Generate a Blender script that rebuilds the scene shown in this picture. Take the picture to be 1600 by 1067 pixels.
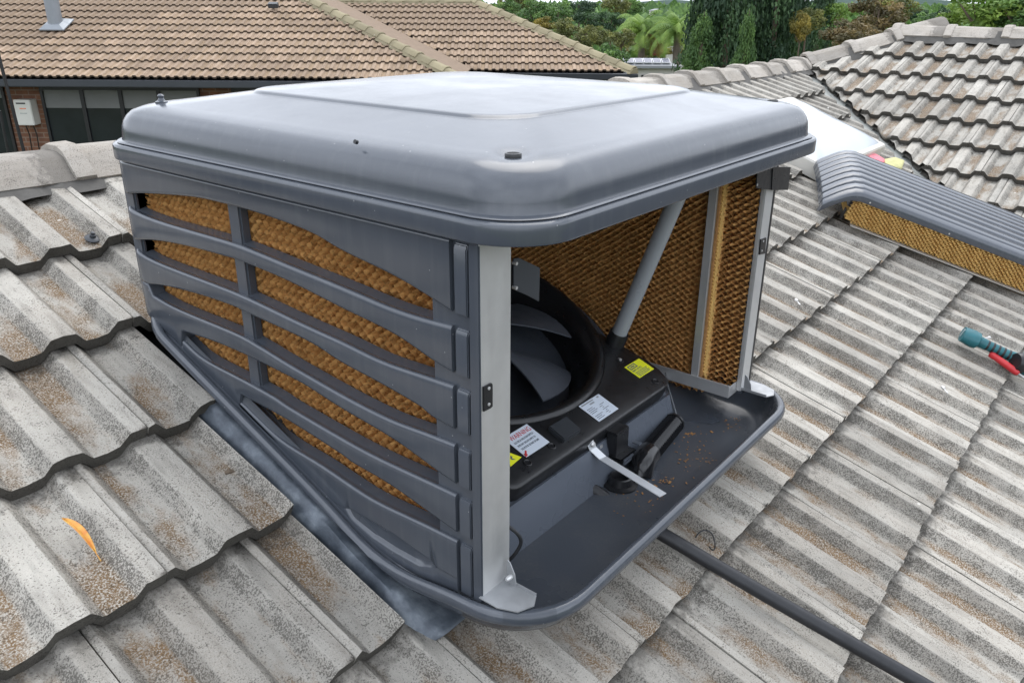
import bpy, bmesh, math, random
import numpy as np
from mathutils import Vector, Matrix
R = math.radians
random.seed(7)
for o in list(bpy.data.objects): bpy.data.objects.remove(o, do_unlink=True)
scene = bpy.context.scene
COL = scene.collection

# ------------------------------------------------------------ camera
CAM = np.array([0.6298, -0.8132, 1.2499]); YAW, PITCH, ROLL, FPX = 2.2475, -0.3965, 0.0064, 1255.04
fw = np.array([math.cos(PITCH)*math.cos(YAW), math.cos(PITCH)*math.sin(YAW), math.sin(PITCH)])
r0 = np.array([math.sin(YAW), -math.cos(YAW), 0]); u0 = np.cross(r0, fw)
rt = math.cos(ROLL)*r0 + math.sin(ROLL)*u0; up = -math.sin(ROLL)*r0 + math.cos(ROLL)*u0
cd = bpy.data.cameras.new('camera'); cam = bpy.data.objects.new('camera', cd); COL.objects.link(cam)
cd.sensor_width = 36; cd.lens = FPX/1600*36; cd.clip_start = 0.02; cd.clip_end = 30000
cam.matrix_world = Matrix(((rt[0], up[0], -fw[0], CAM[0]), (rt[1], up[1], -fw[1], CAM[1]), (rt[2], up[2], -fw[2], CAM[2]), (0, 0, 0, 1)))
scene.camera = cam

# ------------------------------------------------------------ light: bright overcast
SUN_EL, SUN_AZ = R(58), R(115)      # azimuth measured from +x towards +y
w = bpy.data.worlds.new('World'); scene.world = w; w.use_nodes = True
nt = w.node_tree; nt.nodes.clear()
sky = nt.nodes.new('ShaderNodeTexSky'); sky.sky_type = 'NISHITA'; sky.sun_disc = False
sky.sun_elevation = SUN_EL; sky.sun_rotation = R(90) - SUN_AZ; sky.dust_density = 4.0; sky.air_density = 1.2
hs = nt.nodes.new('ShaderNodeHueSaturation'); hs.inputs['Saturation'].default_value = 0.42
tc = nt.nodes.new('ShaderNodeTexCoord'); nz = nt.nodes.new('ShaderNodeTexNoise'); nz.inputs['Scale'].default_value = 2.2; nz.inputs['Detail'].default_value = 5
rp = nt.nodes.new('ShaderNodeMapRange'); rp.inputs[1].default_value = .35; rp.inputs[2].default_value = .7; rp.inputs[3].default_value = .8; rp.inputs[4].default_value = 1.5
mul = nt.nodes.new('ShaderNodeVectorMath'); mul.operation = 'SCALE'
bgn = nt.nodes.new('ShaderNodeBackground'); bgn.inputs['Strength'].default_value = 0.15
wo = nt.nodes.new('ShaderNodeOutputWorld')
nt.links.new(sky.outputs[0], hs.inputs['Color']); nt.links.new(tc.outputs['Generated'], nz.inputs['Vector'])
nt.links.new(nz.outputs['Fac'], rp.inputs[0]); ov = nt.nodes.new('ShaderNodeMix'); ov.data_type = 'RGBA'; ov.inputs[0].default_value = .86     # cloud layer evens the sky out
ov.inputs[7].default_value = (5.6, 5.95, 6.6, 1); nt.links.new(hs.outputs[0], ov.inputs[6]); nt.links.new(ov.outputs[2], mul.inputs[0]); nt.links.new(rp.outputs[0], mul.inputs['Scale'])
nt.links.new(mul.outputs[0], bgn.inputs['Color']); nt.links.new(bgn.outputs[0], wo.inputs['Surface'])
sd = bpy.data.lights.new('sun', 'SUN'); sd.energy = 0.6; sd.angle = R(45); sd.color = (1, .96, .9)
sun = bpy.data.objects.new('sun', sd); COL.objects.link(sun)
sv = Vector((math.cos(SUN_EL)*math.cos(SUN_AZ), math.cos(SUN_EL)*math.sin(SUN_AZ), math.sin(SUN_EL)))
sun.rotation_euler = sv.to_track_quat('Z', 'Y').to_euler(); sun.location = (0, 0, 30)
vs = scene.view_settings; vs.view_transform = 'Standard'; vs.look = 'None'; vs.gamma = 1; vs.exposure = 0.93; vs.use_curve_mapping = False

# ------------------------------------------------------------ pixel -> place helpers (photo pixels 1600x1067)
def ray(u, v): return fw + rt*(u-800)/FPX - up*(v-533.5)/FPX
def hit(u, v, P, n):
    d = ray(u, v); P = np.array(P, float); n = np.array(n, float)
    return CAM + d*(((P-CAM)@n)/(d@n))
def onx(u, v, x): return hit(u, v, (x, 0, 0), (1, 0, 0))
def ony(u, v, y): return hit(u, v, (0, y, 0), (0, 1, 0))
def onz(u, v, z): return hit(u, v, (0, 0, z), (0, 0, 1))
A = 0.3664; TA = math.tan(A); Z0 = 0.1345                       # the roof plane under the cooler
RN = np.array([math.sin(A), 0, math.cos(A)]); RUP = np.array([-math.cos(A), 0, math.sin(A)])
def roofz(x): return Z0 - TA*x
def onroof(u, v, h=0): return hit(u, v, np.array([0, 0, Z0])+RN*h, RN)
HF = np.array([fw[0], fw[1], 0]); HF /= np.linalg.norm(HF); HS = np.array([HF[1], -HF[0], 0])
def far(u, v, D): return hit(u, v, CAM+HF*D, HF)
def sdz(s, D, z): p = CAM + HS*s + HF*D; return np.array([p[0], p[1], z])

# ------------------------------------------------------------ object helpers
def link(o, parent=None):
    COL.objects.link(o)
    if parent is not None:
        o.parent = parent
        o.matrix_parent_inverse = world(parent).inverted()
    return o
def world(o):
    m = o.matrix_basis.copy()
    if o.parent is not None: m = world(o.parent) @ o.matrix_parent_inverse @ m
    return m
def mk(name, V, F, m, smooth=35):
    me = bpy.data.meshes.new(name); me.from_pydata([tuple(map(float, v)) for v in V], [], F); me.update()
    if m is not None: me.materials.append(m)
    if smooth:
        me.shade_smooth(); me.set_sharp_from_angle(angle=R(smooth))
    return me
def fixn(me):
    bm = bmesh.new(); bm.from_mesh(me); bmesh.ops.recalc_face_normals(bm, faces=bm.faces); bm.to_mesh(me); bm.free(); return me
def obj(name, V, F, m, parent=None, smooth=35, fix=True):
    me = mk(name, V, F, m, smooth)
    if fix: fixn(me)
    return link(bpy.data.objects.new(name, me), parent)
def minst(name, me, M, parent=None):
    o = bpy.data.objects.new(name, me); o.matrix_basis = M; COL.objects.link(o)
    if parent is not None: o.parent = parent; o.matrix_parent_inverse = world(parent).inverted()
    return o
def tag(o, label, cat=None, group=None, kind=None):
    if label: o['label'] = label
    if cat: o['category'] = cat
    if group: o['group'] = group
    if kind: o['kind'] = kind
    return o
def thing(name, loc, label, cat, group=None):
    e = bpy.data.objects.new(name, None); e.location = tuple(map(float, loc)); e.empty_display_size = .1; COL.objects.link(e)
    return tag(e, label, cat, group)
class MB:
    def __init__(s): s.V = []; s.F = []
    def add(s, V, F):
        b = len(s.V); s.V += [tuple(map(float, v)) for v in V]; s.F += [tuple(i+b for i in f) for f in F]; return s
    def box(s, c, size, ax=None):
        c = np.array(c, float); e = np.eye(3) if ax is None else np.array(ax, float)
        V = [c + e[0]*sx*size[0]/2 + e[1]*sy*size[1]/2 + e[2]*sz*size[2]/2 for sz in (-1, 1) for sy in (-1, 1) for sx in (-1, 1)]
        return s.add(V, [(0, 2, 3, 1), (4, 5, 7, 6), (0, 1, 5, 4), (2, 6, 7, 3), (0, 4, 6, 2), (1, 3, 7, 5)])
    def b6(s, x0, x1, y0, y1, z0, z1): return s.box(((x0+x1)/2, (y0+y1)/2, (z0+z1)/2), (x1-x0, y1-y0, z1-z0))
    def loft(s, rings, closed=True, c0=True, c1=True):
        n = len(rings[0]); b = len(s.V); V = [p for r in rings for p in r]; F = []
        for i in range(len(rings)-1):
            for j in range(n if closed else n-1):
                k = (j+1) % n; F.append((i*n+j, i*n+k, (i+1)*n+k, (i+1)*n+j))
        if c0: F.append(tuple(range(n))[::-1])
        if c1: F.append(tuple(range((len(rings)-1)*n, len(rings)*n)))
        return s.add(V, F)
    def tube(s, P, rad, n=10, caps=True):
        P = [np.array(p, float) for p in P]
        if not hasattr(rad, '__len__'): rad = [rad]*len(P)
        rings = []; ref = None
        for i, p in enumerate(P):
            t = P[min(i+1, len(P)-1)] - P[max(i-1, 0)]; t /= np.linalg.norm(t)
            if ref is None: ref = np.array([0, 0, 1.]) if abs(t[2]) < .9 else np.array([1., 0, 0])
            a = np.cross(t, ref); a /= np.linalg.norm(a); b = np.cross(a, t); ref = b
            rings.append([p + rad[i]*(math.cos(q)*a + math.sin(q)*b) for q in np.linspace(0, 2*math.pi, n, endpoint=False)])
        return s.loft(rings, True, caps, caps)
    def lathe(s, prof, c, ax, n=32, closed=False):
        ax = np.array(ax, float); ax /= np.linalg.norm(ax)
        a = np.cross(ax, [0, 1, 0]) if abs(ax[1]) < .9 else np.cross(ax, [1, 0, 0]); a /= np.linalg.norm(a); b = np.cross(ax, a)
        rings = [[np.array(c) + ax*h + r*(math.cos(q)*a + math.sin(q)*b) for q in np.linspace(0, 2*math.pi, n, endpoint=False)] for r, h in prof]
        if closed: rings.append(rings[0])
        return s.loft(rings, True, not closed, not closed)
    def prism(s, poly, off):
        n = len(poly); off = np.array(off, float); P = [np.array(p, float) for p in poly]
        return s.add(P + [p+off for p in P], [tuple(range(n))[::-1], tuple(range(n, 2*n))] + [(i, (i+1) % n, n+(i+1) % n, n+i) for i in range(n)])
    def build(s, name, m, parent=None, smooth=35, bevel=0, seg=2):
        me = mk(name, s.V, s.F, m, smooth); fixn(me)
        if bevel:
            bm = bmesh.new(); bm.from_mesh(me); bmesh.ops.remove_doubles(bm, verts=bm.verts, dist=1e-6)
            ed = [e for e in bm.edges if len(e.link_faces) == 2 and e.calc_face_angle(0) > R(30)]
            bmesh.ops.bevel(bm, geom=ed, offset=bevel, segments=seg, affect='EDGES', clamp_overlap=True)
            bm.to_mesh(me); bm.free(); me.shade_smooth(); me.set_sharp_from_angle(angle=R(smooth or 30))
        return link(bpy.data.objects.new(name, me), parent)
def rrect(x0, x1, y0, y1, r, nc=8, ns=6):
    P = []; C = [(x1-r, y1-r, 0), (x0+r, y1-r, 90), (x0+r, y0+r, 180), (x1-r, y0+r, 270)]
    for k, (cx, cy, a0) in enumerate(C):
        arc = [(cx+r*math.cos(R(a0+90*i/nc)), cy+r*math.sin(R(a0+90*i/nc))) for i in range(nc+1)]
        P += arc
        nx, ny, na = C[(k+1) % 4]; e = (nx+r*math.cos(R(na)), ny+r*math.sin(R(na))); b = arc[-1]
        P += [(b[0]+(e[0]-b[0])*i/ns, b[1]+(e[1]-b[1])*i/ns) for i in range(1, ns)]
    return P
def catmull(P, n):
    P = [np.array(p, float) for p in P]; out = []
    for i in range(len(P)-1):
        p0, p1, p2, p3 = P[max(i-1, 0)], P[i], P[i+1], P[min(i+2, len(P)-1)]
        for k in range(n):
            t = k/n; out.append(.5*((2*p1)+(p2-p0)*t+(2*p0-5*p1+4*p2-p3)*t*t+(3*p1-p0-3*p2+p3)*t**3))
    return out+[P[-1]]

# ------------------------------------------------------------ materials
class N:
    def __init__(s, name):
        s.m = bpy.data.materials.new(name); s.m.use_nodes = True; s.t = s.m.node_tree; s.b = s.t.nodes['Principled BSDF']
    def n(s, t, **k):
        o = s.t.nodes.new('ShaderNode'+t)
        for a, b in k.items():
            if hasattr(o, a): setattr(o, a, b)
            else: o.inputs[a.replace('_', ' ')].default_value = b
        return o
    def l(s, a, b): s.t.links.new(a, b)
    def co(s, rnd=0, scale=None, kind='Object'):
        v = s.n('TexCoord').outputs[kind]
        if rnd:
            oi = s.n('ObjectInfo'); ad = s.n('VectorMath', operation='MULTIPLY_ADD'); cb = s.n('CombineXYZ')
            s.l(oi.outputs['Random'], cb.inputs[0]); s.l(oi.outputs['Random'], cb.inputs[1])
            ad.inputs[1].default_value = (rnd, rnd*.7, 0); s.l(cb.outputs[0], ad.inputs[0]); s.l(v, ad.inputs[2]); v = ad.outputs[0]
        if scale:
            mp = s.n('Mapping'); mp.inputs['Scale'].default_value = scale; s.l(v, mp.inputs[0]); v = mp.outputs[0]
        return v
    def noise(s, v, sc, det=3, ro=.55):
        q = s.n('TexNoise', Scale=sc, Detail=det, Roughness=ro); s.l(v, q.inputs['Vector']); return q.outputs['Fac']
    def ramp(s, f, stops, interp='LINEAR'):
        q = s.n('ValToRGB'); q.color_ramp.interpolation = interp; e = q.color_ramp.elements
        while len(e) < len(stops): e.new(.5)
        for i, (p, c) in enumerate(stops): e[i].position = p; e[i].color = (*c, 1) if hasattr(c, '__len__') else (c, c, c, 1)
        s.l(f, q.inputs[0]); return q.outputs[0]
    def mix(s, f, a, b, bt='MIX'):
        q = s.n('Mix', data_type='RGBA', blend_type=bt)
        for x, i in ((f, 0), (a, 6), (b, 7)):
            if hasattr(x, 'links'): s.l(x, q.inputs[i])
            elif i == 0: q.inputs[0].default_value = x
            else: q.inputs[i].default_value = (*x, 1)
        return q.outputs[2]
    def math(s, op, a, b=0.):
        q = s.n('Math', operation=op)
        for x, i in ((a, 0), (b, 1)):
            if hasattr(x, 'links'): s.l(x, q.inputs[i])
            else: q.inputs[i].default_value = x
        return q.outputs[0]
    def attr(s, nm): return s.n('Attribute', attribute_name=nm).outputs['Fac']
    def bump(s, h, st, dist=.002):
        q = s.n('Bump', Strength=st, Distance=dist); s.l(h, q.inputs['Height']); s.l(q.outputs[0], s.b.inputs['Normal'])
    def base(s, c):
        if hasattr(c, 'links'): s.l(c, s.b.inputs['Base Color'])
        else: s.b.inputs['Base Color'].default_value = (*c, 1)
    def rough(s, r):
        if hasattr(r, 'links'): s.l(r, s.b.inputs['Roughness'])
        else: s.b.inputs['Roughness'].default_value = r
    def metal(s, v): s.b.inputs['Metallic'].default_value = v
def simple(name, c, rough=.5, metal=0, var=.12, sc=20, bump=0, bsc=200):
    k = N(name); v = k.co(); f = k.noise(v, sc, 4)
    c = np.array(c); k.base(k.mix(f, tuple(np.clip(c*(1-var*1.6), 0, 1)), tuple(np.clip(c*(1+var*1.6), 0, 1))))
    k.rough(k.ramp(k.noise(v, sc*1.7, 3), [(.3, max(rough-.08, .03)), (.7, min(rough+.08, 1))])); k.metal(metal)
    if bump: k.bump(k.noise(v, bsc, 3), bump)
    return k.m
def tile_mat(name, light, mid, dark, brown, amount=1.):
    k = N(name); v = k.co(rnd=37)
    sl, pn = k.attr('slope'), k.attr('pan')
    big = k.noise(v, 7, 3); fine = k.noise(v, 300, 2, .7); med = k.noise(v, 48, 4, .65); gr = k.noise(v, 620, 1)
    streak = k.noise(k.co(rnd=71, scale=(1, .13, 1)), 60, 3, .6); patch = k.noise(k.co(rnd=19), 16, 4, .6)
    base = k.mix(k.ramp(big, [(.3, 0.), (.7, 1.)]), light, mid)
    base = k.mix(k.ramp(gr, [(.3, 0.), (.75, .5)]), base, tuple(np.array(light)*1.3))
    oi = k.n('ObjectInfo').outputs['Random']
    tone = k.ramp(oi, [(0, .82), (1, 1.22)]); base = k.mix(1., base, tone, 'MULTIPLY')
    base = k.mix(k.math('MULTIPLY', k.ramp(streak, [(.48, 0.), (.68, 1.)]), .30*amount), base, tuple(np.array(dark)*2.1))
    # brown lichen, gathered in the pans
    lich = k.math('MULTIPLY', k.ramp(k.noise(k.co(rnd=53, scale=(1, .45, 1)), 9, 4, .6), [(.43, 0.), (.55, 1.)]), k.math('ADD', k.math('MULTIPLY', pn, .85), .12))
    lich = k.math('MULTIPLY', lich, k.ramp(fine, [(.38, 0.), (.52, 1.)]))
    base = k.mix(k.math('MULTIPLY', lich, .95*amount), base, brown)
    # dark speckle, dense on the sloping flanks and in patches
    dens = k.math('ADD', k.math('MULTIPLY', sl, .10), k.math('MULTIPLY', k.ramp(patch, [(.40, 0.), (.72, 1.)]), .12))
    sp = k.math('SUBTRACT', k.math('ADD', fine, k.math('ADD', dens, k.math('MULTIPLY', k.math('SUBTRACT', med, .5), .25))), .62)
    sp = k.ramp(k.math('MULTIPLY', sp, 9), [(0, 0.), (.7, .95)])
    base = k.mix(k.math('MULTIPLY', sp, min(1, .78*amount)), base, dark)
    film = k.math('MULTIPLY', sl, k.ramp(k.noise(v, 14, 3), [(.3, .2), (.7, .75)])); base = k.mix(k.math('MULTIPLY', film, .36*amount), base, dark)
    # darker band in the lap below the next course
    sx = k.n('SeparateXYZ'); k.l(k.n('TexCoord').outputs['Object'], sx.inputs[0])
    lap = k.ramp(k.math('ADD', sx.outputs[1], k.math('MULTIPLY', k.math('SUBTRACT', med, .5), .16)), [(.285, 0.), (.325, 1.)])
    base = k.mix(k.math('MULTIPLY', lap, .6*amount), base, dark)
    wh = k.n('TexVoronoi', Scale=7.); k.l(k.co(rnd=91), wh.inputs['Vector']); wn = k.math('ADD', wh.outputs['Distance'], k.math('MULTIPLY', med, .10))
    base = k.mix(k.ramp(wn, [(.078, .8), (.10, 0.)]), base, (.62, .60, .55))
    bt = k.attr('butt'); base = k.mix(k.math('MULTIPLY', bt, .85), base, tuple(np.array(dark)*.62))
    k.base(base); k.rough(.93); k.b.inputs['Specular IOR Level'].default_value = .25
    k.bump(k.math('ADD', fine, k.math('MULTIPLY', med, .9)), .65, .003)
    return k.m
M = {}
M['tile'] = tile_mat('weathered_concrete', (.41, .388, .345), (.305, .288, .255), (.066, .061, .053), (.165, .095, .038))
M['cap'] = tile_mat('ridge_concrete', (.40, .37, .33), (.32, .29, .25), (.085, .078, .068), (.22, .14, .06), .9)
M['mortar'] = simple('bedding_mortar', (.095, .09, .082), .95, 0, .25, 25, .6, 90)
M['ntile'] = tile_mat('tan_concrete', (.33, .245, .175), (.25, .185, .135), (.095, .07, .05), (.30, .21, .11), .6)
M['ncap'] = tile_mat('olive_concrete', (.27, .235, .15), (.23, .20, .13), (.12, .10, .07), (.25, .2, .1), .3)
k = N('grey_plastic'); v = k.co()
k.base(k.mix(k.ramp(k.noise(v, 3.5, 4), [(.3, 0.), (.7, 1.)]), (.058, .067, .082), (.071, .080, .096)))
vo = k.n('TexVoronoi', Scale=34.); k.l(v, vo.inputs['Vector']); pb0 = k.b.inputs['Base Color'].links[0].from_socket
st_ = k.ramp(k.noise(k.co(scale=(7, 7, .5)), 6, 4, .6), [(.5, 0.), (.75, .22)])
k.base(k.mix(k.ramp(vo.outputs['Distance'], [(.035, .7), (.05, 0.)]), k.mix(st_, pb0, (.125, .132, .14)), (.32, .33, .33))); k.rough(k.ramp(k.noise(v, 9, 4, .6), [(.3, .15), (.7, .25)])); k.b.inputs['Specular IOR Level'].default_value = .7
k.bump(k.math('ADD', k.noise(v, 380, 2), k.math('MULTIPLY', k.noise(k.co(scale=(4, 1.2, 4)), 22, 3), 1.2)), 0.045, .0010); M['plastic'] = k.m
M['tank'] = simple('tank_plastic', (.058, .067, .082), .28, 0, .03, 3, .06, 300)
k = N('silty_tank'); v = k.co(); si = k.math('MULTIPLY', k.ramp(k.noise(v, 7, 5, .65), [(.45, 0.), (.72, 1.)]), k.ramp(k.noise(v, 220, 2), [(.4, .1), (.65, .9)])); k.base(k.mix(k.math('MULTIPLY', si, .35), (.055, .063, .076), (.17, .16, .14))); k.rough(k.ramp(k.noise(v, 5, 4), [(.3, .22), (.7, .38)])); M['silt'] = k.m
M['deck'] = simple('deck_plastic', (.090, .103, .125), .28, 0, .04, 4)
M['black'] = simple('black_plastic', (.012, .0125, .014), .34, 0, .2, 30, .08, 500)
M['fanhub'] = simple('fan_hub', (.03, .034, .04), .45, 0, .2, 20)
M['gloss'] = simple('glossy_black', (.011, .0115, .013), .16, 0, .15, 30)
M['fan'] = simple('fan_plastic', (.085, .096, .115), .4, 0, .12, 12)
M['dark'] = simple('dark_void', (.01, .01, .011), .8, 0, .1, 10)
k = N('galvanised_steel'); v = k.co()
k.base(k.mix(k.noise(v, 26, 4), (.56, .56, .56), (.70, .70, .69))); k.metal(.7); k.rough(k.ramp(k.noise(k.co(scale=(1, 1, .15)), 40, 4), [(.3, .36), (.7, .50)])); M['galv'] = k.m
M['dullsteel'] = simple('dull_zinc_plate', (.36, .37, .38), .6, .7, .15, 30)
M['alu'] = simple('white_strap', (.62, .64, .66), .45, .3, .06, 30)
k = N('pad_paper'); v = k.co(); f = k.noise(v, 60, 3)
k.base(k.mix(k.ramp(f, [(.25, 0.), (.75, 1.)]), (.56, .28, .085), (.84, .49, .175))); pc0 = k.b.inputs['Base Color'].links[0].from_socket
k.base(k.mix(k.ramp(k.noise(v, 110, 3, .6), [(.52, 0.), (.68, .6)]), pc0, (.17, .075, .026))); k.rough(.85)
tb = k.n('BsdfTranslucent'); tb.inputs[0].default_value = (.42, .2, .06, 1); ms = k.n('MixShader'); ms.inputs[0].default_value = .03
k.l(k.b.outputs[0], ms.inputs[1]); k.l(tb.outputs[0], ms.inputs[2]); k.l(ms.outputs[0], k.t.nodes['Material Output'].inputs['Surface']); M['pad'] = k.m
k = N('fresh_pad_paper'); v = k.co(); f = k.noise(v, 60, 3)
k.base(k.mix(f, (.66, .40, .12), (.80, .53, .19))); k.rough(.85); M['padnew'] = k.m
k = N('lead_sheet'); v = k.co(); k.base(k.ramp(k.noise(v, 13, 5, .65), [(.34, (.045, .055, .070)), (.5, (.085, .10, .12)), (.66, (.17, .195, .22))])); k.metal(.2); k.rough(k.ramp(k.noise(v, 20, 4), [(.3, .32), (.7, .6)])); k.bump(k.noise(v, 26, 4), .35, .004); M['lead'] = k.m
M['tray'] = simple('valley_tray', (.33, .34, .32), .6, .2, .12, 6)
M['pvc'] = simple('grey_pvc', (.30, .32, .34), .35, 0, .04, 10)
M['hose'] = simple('black_rubber', (.014, .015, .018), .45, 0, .2, 30, .1, 200)
M['label'] = simple('label_paper', (.62, .68, .76), .4, 0, .03, 10)
M['red'] = simple('red_print', (.5, .03, .04), .5, 0, .05)
M['ink'] = simple('grey_print', (.10, .12, .15), .6, 0, .05)
M['yellow'] = simple('yellow_sticker', (.80, .82, .03), .4, 0, .04)
M['white'] = simple('opal_acrylic', (.44, .475, .51), .15, 0, .02, 4)
M['cream'] = simple('cream_frame', (.55, .53, .48), .5, 0, .06, 12)
M['teal'] = simple('teal_housing', (.01, .11, .13), .4, 0, .2, 40)
M['redtool'] = simple('red_handle', (.50, .025, .03), .35, 0, .1, 20)
k = N('dry_leaf'); v = k.co(); k.base(k.ramp(k.noise(v, 34, 3), [(.35, (.62, .20, .05)), (.52, (.66, .33, .07)), (.68, (.62, .44, .10))])); k.rough(.5); k.bump(k.noise(v, 300, 2), .4); M['leaf'] = k.m
M['flake_pad_shade'] = simple('bark_flake_pad_shade', (.33, .17, .06), .8, 0, .3, 90)  # bark flakes, and the dark sheets that mimic shade behind the pads
M['glass'] = simple('dark_window', (.02, .024, .028), .08, 0, .2, 3)
M['blind'] = simple('window_blind', (.16, .165, .16), .6, 0, .08, 3)
M['frame'] = simple('black_frame', (.012, .012, .013), .4, 0, .1)
M['gutter'] = simple('charcoal_gutter', (.035, .04, .047), .4, 0, .1, 3)
M['heater'] = simple('cream_enamel', (.62, .61, .56), .45, 0, .04, 5)
M['orange'] = simple('orange_print', (.75, .16, .02), .5, 0, .05)
M['zinc'] = simple('painted_flue', (.24, .26, .28), .45, .3, .1, 6)
M['fascia'] = simple('house_wall', (.35, .27, .2), .9, 0, .2, 5)
M['pink'] = simple('pink_cloth', (.75, .22, .26), .8, 0, .1, 20)
M['sponge'] = simple('pale_yellow_cloth', (.52, .5, .24), .85, 0, .15, 20)
M['bark'] = simple('bark', (.12, .09, .065), .95, 0, .3, 12, .6, 20)
M['palmbark'] = simple('palm_bark', (.17, .14, .115), .95, 0, .25, 6, .6, 20)
M['pv'] = simple('solar_cell', (.03, .04, .09), .2, .2, .2, 2)
M['pvf'] = simple('solar_frame', (.6, .62, .65), .4, .6, .05, 2)
k = N('house_bricks'); v = k.co(); q = k.n('TexBrick', Scale=1.); q.inputs['Brick Width'].default_value = .24; q.inputs['Row Height'].default_value = .086; q.inputs['Mortar Size'].default_value = .010
for i, c in (('Color1', (.20, .085, .045, 1)), ('Color2', (.13, .055, .035, 1)), ('Mortar', (.24, .19, .15, 1))): q.inputs[i].default_value = c
k.l(v, q.inputs['Vector']); k.base(k.mix(.35, q.outputs['Color'], k.ramp(k.noise(v, 5, 4), [(.3, (.10, .05, .03)), (.7, (.26, .13, .07))]))); k.rough(.9); M['brick'] = k.m
k = N('grass_and_earth'); v = k.co(); k.base(k.ramp(k.noise(v, .12, 6, .65), [(.3, (.035, .055, .02)), (.5, (.07, .085, .03)), (.68, (.13, .11, .07))])); k.rough(1.); k.b.inputs['Specular IOR Level'].default_value = 0; M['ground'] = k.m
k = N('hazy_wooded_hill'); v = k.co(); k.base(k.ramp(k.noise(v, .02, 6, .7), [(.35, (.05, .075, .06)), (.65, (.10, .13, .12))])); k.rough(1.); k.b.inputs['Specular IOR Level'].default_value = 0; M['hill'] = k.m  # bluish distance haze is mixed into the woodland green
def leafmat(name, c1, c2):
    k = N(name); v = k.co(); oi = k.n('ObjectInfo').outputs['Random']
    f = k.math('ADD', k.noise(v, 1.1, 4), k.math('MULTIPLY', k.attr('tint'), .35))
    k.base(k.ramp(f, [(.42, c1), (.85, c2)])); k.rough(.65)
    tb = k.n('BsdfTranslucent'); k.l(k.t.links[0].from_socket if False else k.b.inputs['Base Color'].links[0].from_socket, tb.inputs[0])
    ms = k.n('MixShader'); ms.inputs[0].default_value = .25
    k.l(k.b.outputs[0], ms.inputs[1]); k.l(tb.outputs[0], ms.inputs[2]); k.l(ms.outputs[0], k.t.nodes['Material Output'].inputs['Surface'])
    return k.m
M['green'] = leafmat('green_leaves', (.06, .125, .032), (.21, .35, .085))
M['dkgreen'] = leafmat('dark_leaves', (.024, .058, .025), (.095, .175, .06))
M['olive'] = leafmat('olive_leaves', (.10, .115, .032), (.32, .32, .085))
M['brownleaf'] = leafmat('russet_leaves', (.10, .085, .035), (.27, .19, .075))
M['bright'] = leafmat('bright_leaves', (.11, .20, .03), (.36, .50, .10))
M['yellowleaf'] = leafmat('yellow_leaves', (.14, .12, .02), (.40, .30, .05))
M['redleaf'] = leafmat('red_leaves', (.12, .015, .012), (.35, .04, .03))

# ------------------------------------------------------------ the setting: ground and hills
def gz(D):
    return float(np.interp(D, [0, 26, 45, 80, 200, 900, 2500, 6000, 12000], [-2.6, -2.6, -4.0, -5., -6., -10, -12, -14, -14]))
rings = [0, 8, 16, 22, 26, 32, 38, 45, 60, 80, 120, 200, 400, 900, 2500, 6000, 14000]; na = 48
V = [(CAM[0], CAM[1], -2.6)]; F = []
for Dq in rings[1:]:
    for i in range(na): t = 2*math.pi*i/na; V.append((CAM[0]+Dq*math.cos(t), CAM[1]+Dq*math.sin(t), gz(Dq)+(random.uniform(-.3, .3) if Dq > 60 else 0)))
F = [(0, 1+i, 1+(i+1) % na) for i in range(na)]
for r_ in range(len(rings)-2):
    for i in range(na): a = 1+r_*na+i; b = 1+r_*na+(i+1) % na; F.append((a, a+na, b+na, b))
tag(obj('ground', V, F, M['ground']), None, kind='structure')
V = []; F = []; nh = 220
for j in range(6):
    for i in range(nh):
        t = R(60)+R(150)*i/(nh-1); D_ = 5200+j*650; sh = math.sin(math.pi*j/5)
        hgt = 44+22*math.sin(i*.11)+16*math.sin(i*.29+1)+8*math.sin(i*.83); V.append((CAM[0]+D_*math.cos(t), CAM[1]+D_*math.sin(t), -16+sh*max(hgt, 20)))
for j in range(5):
    for i in range(nh-1): F.append((j*nh+i, j*nh+i+1, (j+1)*nh+i+1, (j+1)*nh+i))
tag(obj('hills', V, F, M['hill'], smooth=60), None, kind='structure')

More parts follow.
